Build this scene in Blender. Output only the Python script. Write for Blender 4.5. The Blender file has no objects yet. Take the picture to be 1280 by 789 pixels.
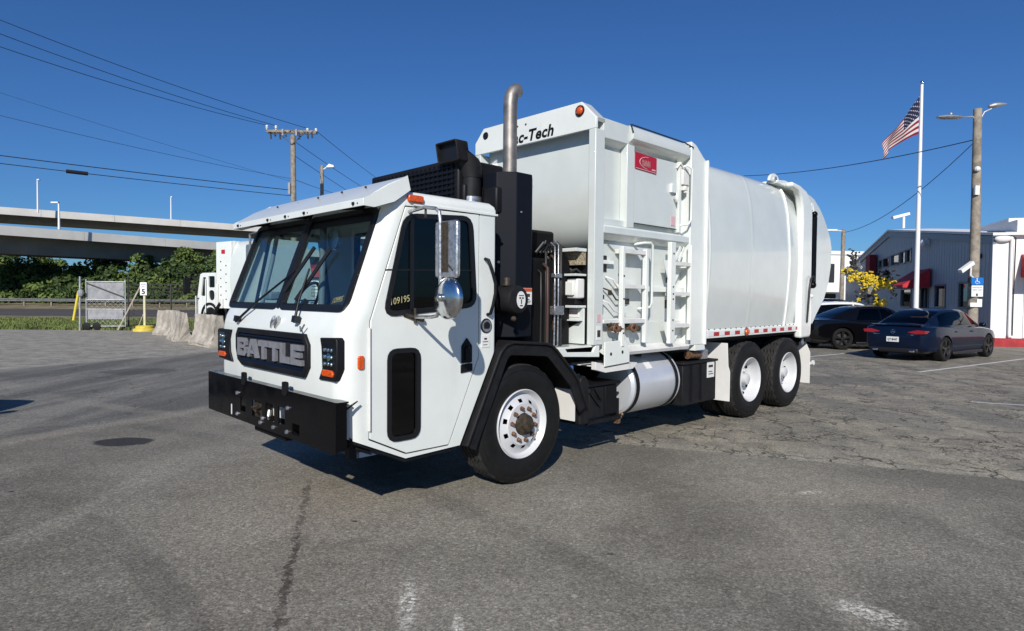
import bpy, bmesh, math, random
from mathutils import Vector, Matrix
random.seed(7)
R = math.radians
S = bpy.context.scene
C = bpy.context.collection

# ------------------------------------------------------------------ camera, sky, sun, exposure
CAM_P, CAM_R, CAM_H, CAM_F = 0.0299, 0.0082, 1.672, 786.55
cd = bpy.data.cameras.new('camera'); cam = bpy.data.objects.new('camera', cd); C.objects.link(cam)
cd.sensor_fit = 'HORIZONTAL'; cd.sensor_width = 36.0; cd.lens = CAM_F / 1280 * 36.0
cd.clip_start = 0.05; cd.clip_end = 5000
_fw = Vector((0, math.cos(CAM_P), -math.sin(CAM_P))); _up = Vector((0, math.sin(CAM_P), math.cos(CAM_P))); _rt = Vector((1, 0, 0))
_r2 = math.cos(CAM_R) * _rt + math.sin(CAM_R) * _up; _u2 = -math.sin(CAM_R) * _rt + math.cos(CAM_R) * _up
M = Matrix((_r2, _u2, -_fw)).transposed().to_4x4(); M.translation = (0, 0, CAM_H); cam.matrix_world = M
S.camera = cam

SUN_EL, SUN_AZ = R(31.0), math.atan2(-0.196, -1.66)      # azimuth from +Y towards +X
sdir = Vector((math.sin(SUN_AZ) * math.cos(SUN_EL), math.cos(SUN_AZ) * math.cos(SUN_EL), math.sin(SUN_EL)))
wd = bpy.data.worlds.new('World'); S.world = wd; wd.use_nodes = True
nt = wd.node_tree; nt.nodes.clear()
sky = nt.nodes.new('ShaderNodeTexSky'); sky.sky_type = 'NISHITA'; sky.sun_disc = False
sky.sun_elevation = SUN_EL; sky.sun_rotation = SUN_AZ
sky.altitude = 0; sky.air_density = 1.0; sky.dust_density = 0.25; sky.ozone_density = 4.0
bg = nt.nodes.new('ShaderNodeBackground'); bg.inputs[1].default_value = 0.085
wo = nt.nodes.new('ShaderNodeOutputWorld')
tint = nt.nodes.new('ShaderNodeMix'); tint.data_type = 'RGBA'; tint.blend_type = 'MULTIPLY'; tint.inputs[0].default_value = 1.0; tint.inputs[7].default_value = (.36, .64, 1.0, 1)
nt.links.new(sky.outputs[0], tint.inputs[6]); nt.links.new(tint.outputs[2], bg.inputs[0]); nt.links.new(bg.outputs[0], wo.inputs[0])
sl = bpy.data.lights.new('sun', 'SUN'); sl.energy = 4.7; sl.angle = R(0.53); sl.color = (1.0, 0.955, 0.885)
so = bpy.data.objects.new('sun', sl); C.objects.link(so); so.location = sdir * 60
so.rotation_euler = sdir.to_track_quat('Z', 'Y').to_euler()
S.view_settings.view_transform = 'Standard'; S.view_settings.look = 'None'
S.view_settings.exposure = 0.0; S.view_settings.gamma = 1.0
S.render.engine = 'CYCLES'
S.cycles.use_denoising = True; S.cycles.max_bounces = 8; S.cycles.transparent_max_bounces = 16
S.cycles.sample_clamp_indirect = 6.0

# ------------------------------------------------------------------ materials
def newmat(name):
    m = bpy.data.materials.new(name); m.use_nodes = True; n = m.node_tree; n.nodes.clear()
    o = n.nodes.new('ShaderNodeOutputMaterial'); return m, n, o
class NB:
    """tiny node helper"""
    def __init__(s, n): s.n = n; s.tc = n.nodes.new('ShaderNodeTexCoord')
    def link(s, a, b): s.n.links.new(a, b)
    def m(s, op, a, b=0.0, c=0.0, clamp=False):
        k = s.n.nodes.new('ShaderNodeMath'); k.operation = op; k.use_clamp = clamp
        for i, v in enumerate((a, b, c)):
            if isinstance(v, (int, float)): k.inputs[i].default_value = v
            else: s.link(v, k.inputs[i])
        return k.outputs[0]
    def noise(s, scale, detail=3, rough=.55, vec=None, dist=0.0):
        k = s.n.nodes.new('ShaderNodeTexNoise'); k.inputs['Scale'].default_value = scale
        k.inputs['Detail'].default_value = detail; k.inputs['Roughness'].default_value = rough; k.inputs['Distortion'].default_value = dist
        s.link(vec if vec is not None else s.tc.outputs['Object'], k.inputs['Vector']); return k.outputs['Fac']
    def ramp(s, f, a, b, va=0.0, vb=1.0):
        k = s.n.nodes.new('ShaderNodeMapRange'); k.interpolation_type = 'SMOOTHSTEP'
        for i, v in zip((1, 2, 3, 4), (a, b, va, vb)): k.inputs[i].default_value = v
        s.link(f, k.inputs[0]); return k.outputs[0]
    def mix(s, f, a, b):
        k = s.n.nodes.new('ShaderNodeMix'); k.data_type = 'RGBA'
        if isinstance(f, (int, float)): k.inputs[0].default_value = f
        else: s.link(f, k.inputs[0])
        for i, v in ((6, a), (7, b)):
            if isinstance(v, tuple): k.inputs[i].default_value = (*v, 1)
            else: s.link(v, k.inputs[i])
        return k.outputs[2]
    def map(s, scale=(1, 1, 1), loc=(0, 0, 0), rot=(0, 0, 0), src=None):
        k = s.n.nodes.new('ShaderNodeMapping'); k.inputs['Scale'].default_value = scale
        k.inputs['Location'].default_value = loc; k.inputs['Rotation'].default_value = rot
        s.link(src if src is not None else s.tc.outputs['Object'], k.inputs['Vector']); return k.outputs[0]
    def bump(s, h, strength, dist):
        k = s.n.nodes.new('ShaderNodeBump'); k.inputs['Strength'].default_value = strength; k.inputs['Distance'].default_value = dist
        s.link(h, k.inputs['Height']); return k.outputs[0]
MATS = {}
def pm(name, col, rough=.5, metal=0.0, coat=0.0, var=.0, vscale=3.0, dirt=0.0, dirtcol=(.12, .1, .08), dscale=4.0, bump=0.0, bscale=80.0, emit=None, streak=False, rvar=0.0, spec=.5):
    m, n, o = newmat(name); b = NB(n); p = n.nodes.new('ShaderNodeBsdfPrincipled')
    n.links.new(p.outputs[0], o.inputs[0])
    p.inputs['Roughness'].default_value = rough; p.inputs['Metallic'].default_value = metal; p.inputs['Coat Weight'].default_value = coat
    p.inputs['Coat Roughness'].default_value = .06; p.inputs['Specular IOR Level'].default_value = spec
    c = None
    if var > 0:
        f = b.noise(vscale, 4, .6)
        c = b.mix(b.ramp(f, .3, .7), tuple(x * (1 - var) for x in col), tuple(min(1, x * (1 + var)) for x in col))
    if dirt > 0:
        v = b.map((1, 1, .12) if streak else (1, 1, 1))
        f = b.ramp(b.noise(dscale, 6, .65, vec=v), .52, .85, 0, dirt)
        c = b.mix(f, c if c is not None else col, dirtcol)
    if c is not None: n.links.new(c, p.inputs['Base Color'])
    else: p.inputs['Base Color'].default_value = (*col, 1)
    if rvar > 0: n.links.new(b.ramp(b.noise(vscale * 2, 4), .3, .7, max(.02, rough - rvar), rough + rvar), p.inputs['Roughness'])
    if bump > 0: n.links.new(b.bump(b.noise(bscale, 3), bump, .01), p.inputs['Normal'])
    if emit: p.inputs['Emission Color'].default_value = (*emit[:3], 1); p.inputs['Emission Strength'].default_value = emit[3]
    MATS[name] = m; return m
def glassmat(name, tint, refl=.9, ior=1.5):
    m, n, o = newmat(name); t = n.nodes.new('ShaderNodeBsdfTransparent'); t.inputs[0].default_value = (*tint, 1)
    g = n.nodes.new('ShaderNodeBsdfGlossy'); g.inputs[0].default_value = (refl, refl, refl, 1); g.inputs['Roughness'].default_value = .015
    ge = n.nodes.new('ShaderNodeNewGeometry'); dp = n.nodes.new('ShaderNodeVectorMath'); dp.operation = 'DOT_PRODUCT'; b = NB(n)
    n.links.new(ge.outputs['Incoming'], dp.inputs[0]); n.links.new(ge.outputs['Normal'], dp.inputs[1])      # Schlick reflectance, the same from both sides of a thin pane
    fr_ = b.m('ADD', .04, b.m('MULTIPLY', .96, b.m('POWER', b.m('SUBTRACT', 1.0, b.m('ABSOLUTE', dp.outputs['Value'])), 5.0)))
    x = n.nodes.new('ShaderNodeMixShader'); n.links.new(fr_, x.inputs[0]); n.links.new(t.outputs[0], x.inputs[1]); n.links.new(g.outputs[0], x.inputs[2])
    n.links.new(x.outputs[0], o.inputs[0]); MATS[name] = m; return m

pm('white_paint', (.765, .79, .745), .28, coat=.5, var=.03, dirt=.20, dirtcol=(.40, .37, .31), dscale=3.5, streak=True, bump=.06, bscale=3)
pm('white_body', (.625, .66, .63), .22, coat=.5, var=.03, dirt=.16, dirtcol=(.42, .40, .36), dscale=2.2, streak=True, bump=.3, bscale=1.1)
pm('white_dirty', (.72, .71, .68), .5, var=.05, dirt=.45, dirtcol=(.2, .17, .13), dscale=5, streak=True)
pm('black_paint', (.004, .004, .005), .2, coat=.0, spec=.16, dirt=.03, dirtcol=(.06, .055, .05), rvar=.08)
pm('black_matte', (.009, .009, .011), .5, var=.3, dirt=.12, dirtcol=(.04, .037, .034), spec=.2)
pm('black_rubber', (.010, .010, .011), .6, var=.3, vscale=12, dirt=.3, dirtcol=(.035, .033, .03), dscale=9, spec=.25)
pm('black_gasket', (.006, .006, .007), .45)
pm('tyre_wall', (.009, .009, .009), .6, var=.25, vscale=8, dirt=.22, dirtcol=(.03, .028, .025), dscale=12, spec=.25)
pm('tyre_tread', (.020, .019, .018), .85, var=.3, vscale=20, dirt=.5, dirtcol=(.07, .06, .05), dscale=10)
pm('navy_guard', (.005, .007, .012), .55, dirt=.1, dirtcol=(.012, .014, .018), spec=.15)
pm('grey_letter', (.185, .19, .21), .5, var=.1, vscale=30)
pm('grille_inner', (.016, .016, .019), .6, var=.2, vscale=30, spec=.2)
pm('amber', (.62, .085, .01), .25, coat=.5, var=.3, vscale=90)
pm('red_lens', (.45, .012, .01), .25, coat=.5)
pm('chrome', (.75, .75, .76), .08, metal=1)
pm('mirror_face', (.85, .85, .87), .03, metal=1)
pm('brushed_steel', (.50, .50, .51), .34, metal=.85, var=.2, vscale=25, bump=.08, bscale=60, rvar=.10)
pm('aluminium', (.68, .70, .73), .34, metal=.45, var=.03, vscale=3, dirt=.08, dirtcol=(.45, .44, .42), dscale=6, rvar=.05)
pm('exhaust_steel', (.30, .275, .25), .5, metal=.75, var=.3, vscale=6, bump=.1)
pm('rust', (.15, .075, .04), .7, var=.7, vscale=50, bump=.5, bscale=120)
pm('brass', (.24, .14, .08), .5, metal=.6, var=.4, vscale=40)
pm('rim_white', (.58, .585, .59), .35, dirt=.35, dirtcol=(.4, .36, .3), dscale=14, var=.03)
pm('hub_dark', (.055, .042, .028), .5, metal=.3, var=.5, vscale=30)
pm('cab_interior', (.05, .08, .135), .7, var=.2)
pm('cab_trim', (.15, .18, .20), .6)
pm('seat_fabric', (.02, .024, .035), .9)
pm('sticker_white', (.75, .75, .72), .5)
pm('sticker_red', (.42, .01, .025), .35)
pm('sticker_pink', (.66, .42, .44), .5)
pm('sticker_black', (.012, .012, .012), .5)
pm('yellow_chalk', (.50, .46, .24), .9)
pm('hose_brown', (.05, .026, .02), .55)
pm('hose_black', (.012, .012, .012), .45)
pm('chassis_black', (.006, .006, .007), .6, dirt=.15, dirtcol=(.03, .026, .022), spec=.2)
pm('blue_cap', (.03, .12, .35), .4)
pm('tape_red', (.40, .01, .012), .35); pm('tape_white', (.72, .72, .72), .35)
glassmat('windshield_glass', (.86, .94, .945))
glassmat('tinted_glass', (.26, .29, .30))
glassmat('lens_glass', (.86, .965, .95))

# ------------------------------------------------------------------ mesh helpers
class MB:
    def __init__(s): s.v = []; s.f = []
    def add(s, vs, fs):
        k = len(s.v); s.v += [tuple(p) for p in vs]; s.f += [tuple(i + k for i in q) for q in fs]; return s
    def box(s, x0, x1, y0, y1, z0, z1):
        return s.add([(x, y, z) for x in (x0, x1) for y in (y0, y1) for z in (z0, z1)],
                     [(0, 1, 3, 2), (4, 6, 7, 5), (0, 4, 5, 1), (2, 3, 7, 6), (0, 2, 6, 4), (1, 5, 7, 3)])
    def bar(s, a, b, w, h, up=(0, 0, 1)):
        a, b, up = Vector(a), Vector(b), Vector(up); d = (b - a).normalized()
        if abs(d.dot(up)) > .98: up = Vector((1, 0, 0))
        r = d.cross(up).normalized(); t = r.cross(d)
        vs = [p + r * i * w / 2 + t * j * h / 2 for p in (a, b) for i, j in ((-1, -1), (1, -1), (1, 1), (-1, 1))]
        return s.add(vs, [(0, 1, 2, 3), (7, 6, 5, 4), (0, 4, 5, 1), (1, 5, 6, 2), (2, 6, 7, 3), (3, 7, 4, 0)])
    def prism(s, poly, axis, a, b):
        f = {'x': lambda p, t: (t, p[0], p[1]), 'y': lambda p, t: (p[0], t, p[1]), 'z': lambda p, t: (p[0], p[1], t)}[axis]
        n = len(poly); return s.add([f(p, a) for p in poly] + [f(p, b) for p in poly],
            [tuple(range(n)), tuple(range(2 * n - 1, n - 1, -1))] + [(i, i + n, (i + 1) % n + n, (i + 1) % n) for i in range(n)])
    def loft(s, rings, cap=True, close=True):
        n = len(rings[0]); vs = [p for r in rings for p in r]; fs = []
        for k in range(len(rings) - 1):
            for i in range(n if close else n - 1):
                j = (i + 1) % n; fs.append((k * n + i, k * n + j, (k + 1) * n + j, (k + 1) * n + i))
        if cap: fs += [tuple(range(n)), tuple(range(len(vs) - 1, len(vs) - n - 1, -1))]
        return s.add(vs, fs)
    def tube(s, path, r, n=10, r1=None):
        path = [Vector(p) for p in path]; rings = []; up = None
        for i, p in enumerate(path):
            d = (path[min(i + 1, len(path) - 1)] - path[max(i - 1, 0)]).normalized()
            if up is None: up = Vector((0, 0, 1)) if abs(d.z) < .9 else Vector((1, 0, 0))
            a = d.cross(up).normalized(); b = a.cross(d).normalized(); up = b
            rr = r if r1 is None else r + (r1 - r) * i / (len(path) - 1)
            rings.append([p + rr * (math.cos(t) * a + math.sin(t) * b) for t in [2 * math.pi * k / n for k in range(n)]])
        return s.loft(rings)
    def lathe(s, prof, c, axis='y', n=32, skip=None):
        """prof: (radius, height along axis)"""
        e = {'x': (Vector((0, 1, 0)), Vector((0, 0, 1)), Vector((1, 0, 0))), 'y': (Vector((1, 0, 0)), Vector((0, 0, 1)), Vector((0, 1, 0))), 'z': (Vector((1, 0, 0)), Vector((0, 1, 0)), Vector((0, 0, 1)))}[axis]
        c = Vector(c); vs = []; fs = []; m = len(prof)
        for k in range(n):
            t = 2 * math.pi * k / n
            for r, h in prof: vs.append(c + r * (math.cos(t) * e[0] + math.sin(t) * e[1]) + h * e[2])
        for k in range(n):
            for i in range(m - 1):
                if skip and skip(k, i): continue
                j = (k + 1) % n; fs.append((k * m + i, k * m + i + 1, j * m + i + 1, j * m + i))
        return s.add(vs, fs)
    def sph(s, c, r, n=10, m=7):
        r = (r, r, r) if isinstance(r, (int, float)) else r
        rings = []
        for i in range(1, m):
            ph = math.pi * i / m
            rings.append([(c[0] + r[0] * math.sin(ph) * math.cos(2 * math.pi * k / n), c[1] + r[1] * math.sin(ph) * math.sin(2 * math.pi * k / n), c[2] + r[2] * math.cos(ph)) for k in range(n)])
        return s.loft(rings)
    def quad(s, *p): return s.add(p, [tuple(range(len(p)))])
    def mesh(s, name, weld=False):
        me = bpy.data.meshes.new(name); bm = bmesh.new(); vs = [bm.verts.new(p) for p in s.v]
        for q in s.f:
            try: bm.faces.new([vs[i] for i in q])
            except ValueError: pass
        if weld: bmesh.ops.remove_doubles(bm, verts=bm.verts, dist=1e-5)
        bmesh.ops.recalc_face_normals(bm, faces=bm.faces); bm.to_mesh(me); bm.free(); return me
def setmat(o, m):
    o.data.materials.clear(); o.data.materials.append(MATS[m] if isinstance(m, str) else m)
def smooth(me, ang=35):
    for p in me.polygons: p.use_smooth = True
    try: me.set_sharp_from_angle(angle=R(ang))
    except Exception: pass
def part(name, mb, mat, parent=None, bev=0.0, sm=0, seg=2, weld=False):
    me = mb.mesh(name, weld) if isinstance(mb, MB) else mb
    o = bpy.data.objects.new(name, me); C.objects.link(o); setmat(o, mat)
    if parent is not None: o.parent = parent
    if bev > 0:
        b = o.modifiers.new('bevel', 'BEVEL'); b.width = bev; b.segments = seg; b.limit_method = 'ANGLE'; b.angle_limit = R(40); b.harden_normals = False
        smooth(me, 40)
    elif sm: smooth(me, sm)
    return o
def tag(o, label, cat, group=None):
    o['label'] = label; o['category'] = cat
    if group: o['group'] = group
    return o
def thing(name, label, cat, loc=(0, 0, 0), rz=0.0, group=None):
    o = bpy.data.objects.new(name, None); C.objects.link(o); o.location = loc; o.rotation_euler = (0, 0, rz); o.empty_display_size = .3
    return tag(o, label, cat, group)
def struct(name, mb, mat, **k):
    o = part(name, mb, mat, **k); o['kind'] = 'structure'; return o
def copy_tree(o, parent=None):
    c = o.copy(); C.objects.link(c); c.parent = parent
    for ch in list(o.children): copy_tree(ch, c)
    return c
def boolean(me, cutters, op='DIFFERENCE'):
    """apply boolean cutters (MB) to a mesh and return the new mesh"""
    o = bpy.data.objects.new('tmp', me); C.objects.link(o); tmp = []
    for c in cutters:
        q = bpy.data.objects.new('cut', c.mesh('cut')); C.objects.link(q); tmp.append(q)
        b = o.modifiers.new('b', 'BOOLEAN'); b.operation = op; b.object = q; b.solver = 'EXACT'
    dg = bpy.context.evaluated_depsgraph_get(); dg.update()
    r = bpy.data.meshes.new_from_object(o.evaluated_get(dg))
    for q in tmp + [o]: bpy.data.objects.remove(q)
    return r
def rpoly(pts, r, n=4):
    """round the corners of a polygon"""
    out = []; k = len(pts)
    for i in range(k):
        p = Vector(pts[i]); a = Vector(pts[i - 1]); b = Vector(pts[(i + 1) % k])
        da = (a - p); db = (b - p); rr = min(r, da.length * .45, db.length * .45)
        q0 = p + da.normalized() * rr; q1 = p + db.normalized() * rr
        for j in range(n + 1):
            t = j / n; out.append(tuple((1 - t) ** 2 * q0 + 2 * t * (1 - t) * p + t * t * q1))
    return out
def inset(poly, d):
    c = Vector((sum(p[0] for p in poly) / len(poly), sum(p[1] for p in poly) / len(poly))); out = []; n = len(poly)
    area = sum(poly[i][0] * poly[(i + 1) % n][1] - poly[(i + 1) % n][0] * poly[i][1] for i in range(n)); sg = 1 if area > 0 else -1
    for i in range(n):
        p = Vector(poly[i]); a = (p - Vector(poly[i - 1])); b = (Vector(poly[(i + 1) % n]) - p)
        a = a.normalized() if a.length > 1e-9 else b.normalized(); b = b.normalized() if b.length > 1e-9 else a
        na = Vector((-a.y, a.x)) * sg; nb = Vector((-b.y, b.x)) * sg; m = (na + nb)
        m = m / max(.2, m.length) if m.length > 0 else na; k = max(.5, m.dot(na)); out.append(tuple(p + m * d / k))
    return out
def gasket(outer, inner, f, depth):
    """closed ring between two polygons of equal count; f maps (a, b, off) to 3D; off in 0..depth"""
    n = len(outer); mb = MB(); rings = [[f(*p, 0) for p in outer], [f(*p, depth) for p in outer], [f(*p, depth) for p in inner], [f(*p, 0) for p in inner]]
    vs = [p for r in rings for p in r]; fs = []
    for k in range(4):
        for i in range(n): j = (i + 1) % n; fs.append((k * n + i, k * n + j, ((k + 1) % 4) * n + j, ((k + 1) % 4) * n + i))
    return mb.add(vs, fs)
def text_mb(txt, f, size=1.0, shear=0.0, offset=0.0, depth=0.0, spacing=1.0, width=None):
    """lettering: f maps (u, v, w) to 3D; u to the right from 0, v up"""
    cu = bpy.data.curves.new('t', 'FONT'); cu.body = txt; cu.size = size; cu.shear = shear; cu.offset = offset; cu.extrude = .0005 + depth / 2; cu.space_character = spacing; cu.resolution_u = 3
    o = bpy.data.objects.new('t', cu); C.objects.link(o)
    dg = bpy.context.evaluated_depsgraph_get(); dg.update(); me = bpy.data.meshes.new_from_object(o.evaluated_get(dg)); bpy.data.objects.remove(o)
    xs = [v.co.x for v in me.vertices]; x0, x1 = min(xs), max(xs); k = 1.0 if width is None else width / (x1 - x0)
    mb = MB(); mb.add([f((v.co.x - x0) * k, v.co.y, v.co.z) for v in me.vertices], [tuple(p.vertices) for p in me.polygons]); return mb
def lerp(a, b, t): return a + (b - a) * t
def interp(tab, x):
    if x <= tab[0][0]: return tab[0][1]
    for (a, u), (b, v) in zip(tab, tab[1:]):
        if x <= b: return u + (v - u) * (x - a) / (b - a)
    return tab[-1][1]

# ================================================================== the refuse truck (local: x rearward, y to its far side, z up)
TH = 0.7966
truck = thing('refuse_truck', 'white side-loading refuse truck with black bumper and BATTLE lettering parked on the asphalt', 'truck', (.0775, 5.5665, 0), math.pi / 2 - TH)
W = 2.32                                            # cab width
def P(name, mb, mat, par=None, **k): return part(name, mb, mat, truck if par is None else par, **k)

# ---- wheels
def tyre_mesh(rad=.535, wid=.30, n=84, side=1):
    s = rad / .535
    prof = [(.292, .055), (.302, .02), (.33, .004), (.38, -.004), (.43, -.006), (.47, -.001), (.478, .004), (.486, .001), (.512, .012), (.526, .026)]
    nw = len(prof); gr = [.078, .124, .176, .222]; g = .008
    tread = [(.535, .036, 0)]
    for y in gr: tread += [(.535, y - g, 1), (.508, y - g * .7, 1), (.508, y + g * .7, 1), (.535, y + g, 1)]
    tread += [(.535, wid - .036, 0)]
    full = [(r, h, 0) for r, h in prof] + tread + [(r, wid - h, 0) for r, h in reversed(prof)]
    me = bpy.data.meshes.new('tyre'); vs = []; fs = []; m = len(full)
    for k in range(n):
        t = 2 * math.pi * k / n; zz = .012 if (k // 2) % 2 else -.012
        sh = .012 if k % 3 == 0 else 0
        for i, (r, h, w) in enumerate(full):
            rr = r
            if i == nw or i == m - nw - 1: rr = r - (.020 if k % 3 == 0 else 0)
            vs.append((rr * s * math.cos(t), (h + w * zz) * side, rr * s * math.sin(t)))
    for k in range(n):
        for i in range(m - 1): j = (k + 1) % n; fs.append((k * m + i, k * m + i + 1, j * m + i + 1, j * m + i))
    me.from_pydata(vs, [], fs); me.materials.append(MATS['tyre_wall']); me.materials.append(MATS['tyre_tread'])
    for q, p in enumerate(me.polygons): p.material_index = 1 if nw - 1 <= (q % (m - 1)) < m - nw else 0
    bm = bmesh.new(); bm.from_mesh(me); bmesh.ops.recalc_face_normals(bm, faces=bm.faces); bm.to_mesh(me); bm.free(); smooth(me, 30); return me
TYRE = tyre_mesh()
def wheel(x, y, front, flip=False, detail=True):
    o = bpy.data.objects.new('wheel', TYRE); C.objects.link(o); o.parent = truck; o.location = (x, y, .535)
    if flip: o.rotation_euler = (0, 0, math.pi)
    o.rotation_euler.y = random.uniform(0, 1)
    n = 60
    if front: prof = [(.308, .016), (.312, .004), (.304, -.004), (.296, .006), (.286, .03), (.272, .048), (.262, .046), (.226, .028), (.196, .006), (.186, -.004), (.10, -.004), (.10, .05)]
    else: prof = [(.308, .016), (.312, .004), (.304, -.002), (.296, .008), (.284, .04), (.276, .09), (.262, .13), (.246, .150), (.212, .165), (.188, .168), (.10, .168), (.10, .22)]
    # ten hand holes: faces left out of the disc, with a dark drum behind
    rim = MB().lathe(prof, (0, 0, 0), 'y', n, skip=lambda k, i: i == 7 and k % 6 < 2)
    ro = part('rim', rim, 'rim_white', o, sm=28)
    part('brake_drum', MB().lathe([(0, .10), (.24, .10), (.285, .13), (.285, .24), (0, .24)] if front else [(0, .21), (.24, .21), (.275, .24), (.275, .28), (0, .28)], (0, 0, 0), 'y', 32), 'chassis_black', o, sm=30)
    h0 = -.004 if front else .168
    hub = [(0, h0 - .085), (.035, h0 - .085), (.055, h0 - .078), (.062, h0 - .055), (.088, h0 - .045), (.094, h0 - .004), (.094, h0 + .02)] if front else [(0, h0 - .13), (.05, h0 - .13), (.075, h0 - .12), (.085, h0 - .02), (.1, h0 - .01), (.1, h0 + .02)]
    part('hub', MB().lathe(hub, (0, 0, 0), 'y', 24), 'hub_dark' if front else 'rim_white', o, sm=30)
    if detail:
        nut = MB().lathe([(0, -.034), (.012, -.034), (.014, -.026), (.017, -.020), (.017, -.004), (.023, -.002), (.023, .004)], (0, 0, 0), 'y', 6).mesh('lug_nut')
        for k in range(10):
            a = 2 * math.pi * (k + .3) / 10; q = bpy.data.objects.new('lug_nut', nut); C.objects.link(q); q.parent = o
            q.location = (.145 * math.cos(a), h0, .145 * math.sin(a)); q.rotation_euler = (0, a, 0)
            if not q.data.materials: q.data.materials.append(MATS['rust'] if front else MATS['rim_white'])
    return o
FX, R1, R2 = .04, 4.62, 5.92
wheel(FX, 0, True); wheel(FX, 2.34, True, flip=True, detail=False)
for x in (R1, R2):
    wheel(x, .02, False)
    o = bpy.data.objects.new('wheel', TYRE); C.objects.link(o); o.parent = truck; o.location = (x, .35, .535)
    wheel(x, 2.32, False, flip=True, detail=False)
for x in (FX, R1, R2): P('axle', MB().tube([(x, .33, .535), (x, 2.0, .535)], .08, 12).sph((x, 1.17, .56), (.25, .2, .22)), 'chassis_black', sm=40)

# ---- chassis
for y in (.76, 1.5): P('chassis_rail', MB().box(-1.35, 6.7, y, y + .09, .78, 1.04), 'chassis_black')
P('engine_block', MB().box(-.26, 1.02, .52, 1.9, .62, 2.36).box(-.1, .9, .75, 1.6, .4, .62).box(.3, .98, .26, .52, 1.1, 2.05), 'chassis_black', bev=.03)
P('belly_pan', MB().box(1.0, 6.5, .5, 1.9, .95, 1.16).box(1.05, 3.2, .35, 2.0, 1.1, 1.19).box(4.0, 6.3, .7, 1.65, .62, .95), 'chassis_black')

# ---- cab shell
XF = [(.35, -1.66), (.66, -1.735), (.9, -1.752), (1.36, -1.752), (1.46, -1.735), (1.55, -1.69), (2.33, -1.395), (2.40, -1.36), (2.47, -1.30)]
def xf(z): return interp(XF, z)
def cab_ring(z, d=0.0, rr=.15):
    x0, x1, y0, y1 = xf(z) + d, -.30 - d, d, W - d; pts = []
    for cx, cy, a0, r in ((x1 - .03, y0 + .03, -90, .03), (x1 - .03, y1 - .03, 0, .03), (x0 + rr, y1 - rr, 90, rr), (x0 + rr, y0 + rr, 180, rr)):
        for k in range(7): a = R(a0 + 15 * k); pts.append((cx + r * math.cos(a), cy + r * math.sin(a), z))
    return pts
zs = [.35, .66, .9, 1.15, 1.36, 1.42, 1.48, 1.55, 1.7, 1.9, 2.1, 2.33]
outer = MB().loft([cab_ring(z) for z in zs] + [cab_ring(2.39, -.004), cab_ring(2.425, .006), cab_ring(2.455, .035), cab_ring(2.468, .09)])
inner = MB().loft([cab_ring(z, .045, .12) for z in (.30, .66, .9, 1.36, 1.42, 1.48, 1.55, 1.9, 2.33, 2.40)])
below = MB().prism([(-2.3, -.5), (-2.3, .66), (-1.70, .66), (-1.22, .446), (-.69, .462), (-.285, 1.27), (.2, 1.27), (.2, -.5)], 'y', -.5, 3)
DOOR = [(-1.53, .64), (-1.215, .487), (-.81, .487), (-.50, 1.17), (-.50, 2.345), (-1.226, 2.335), (-1.525, 1.486)]
DWIN = rpoly([(-1.235, 2.275), (-.585, 2.315), (-.535, 1.595), (-1.415, 1.525)], .10)
LWIN = rpoly([(-1.376, .60), (-1.103, .60), (-1.103, 1.27), (-1.376, 1.27)], .075)
WSA = rpoly([(.085, 1.565), (1.135, 1.565), (1.135, 2.315), (.10, 2.315)], .07)
WSB = rpoly([(1.185, 1.565), (2.235, 1.565), (2.22, 2.315), (1.185, 2.315)], .07)
RWIN = rpoly([(1.86, 1.93), (2.22, 1.93), (2.22, 2.33), (1.86, 2.33)], .05)
FWIN = rpoly([(-1.27, 2.27), (-.72, 2.30), (-.62, 1.55), (-1.43, 1.53)], .08)
cuts = [inner, below, MB().prism(inset(DOOR, -.010), 'y', -.2, .3), MB().prism(WSA, 'x', -2.2, -1.0), MB().prism(WSB, 'x', -2.2, -1.0),
        MB().prism(RWIN, 'x', -.6, 0), MB().prism(FWIN, 'y', 2.0, 2.8)]
shell = boolean(outer.mesh('cab_shell'), cuts)
cab = P('cab_shell', shell, 'white_paint', sm=32)
# roof seam / drip rail
P('drip_rail', MB().box(-1.16, -.31, -.012, .004, 2.352, 2.368).box(-.312, -.296, -.012, 2.3, 2.352, 2.368), 'white_paint')
P('cab_floor', MB().box(-1.6, -.33, .06, 2.26, .50, .54).box(-1.15, -.33, .6, 1.7, .54, 1.30).box(-.70, -.33, .06, 2.26, .54, 1.28), 'cab_interior')
P('rear_lining', MB().box(-.36, -.345, .05, 1.84, .6, 2.40), 'cab_interior')
P('cab_sill', MB().prism([(-1.68, .665), (-1.22, .452), (-.70, .468), (-.70, .43), (-1.22, .415), (-1.66, .62)], 'y', .02, 2.3), 'black_matte')
# door
dm = boolean(MB().prism(DOOR, 'y', -.004, .034).mesh('d'), [MB().prism(DWIN, 'y', -.3, .3), MB().prism(LWIN, 'y', -.3, .3)])
door = P('door', dm, 'white_paint', bev=.004)
part('door_seal', gasket(inset(DOOR, -.03), inset(DOOR, .02), lambda a, b, w: (a, .022 + w, b), .03), 'black_gasket', door)
door['label'] = 'white driver-side cab door with tall lower window'
fy = lambda off: (lambda a, b, w: (a, off + w, b))
part('window_gasket', gasket(inset(DWIN, -.012), inset(DWIN, .028), fy(-.012), .03), 'black_gasket', door, sm=30)
part('window_pane', MB().prism(inset(DWIN, .01), 'y', .004, .010), 'tinted_glass', door)
part('window_divider', MB().bar((-1.17, -.002, 1.56), (-1.17, -.002, 2.26), .02, .028, (1, 0, 0)).bar((-1.40, -.001, 1.86), (-.55, -.001, 1.885), .008, .012), 'black_gasket', door)
part('lower_window_gasket', gasket(inset(LWIN, -.012), inset(LWIN, .024), fy(-.014), .034), 'black_gasket', door, sm=30)
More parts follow.
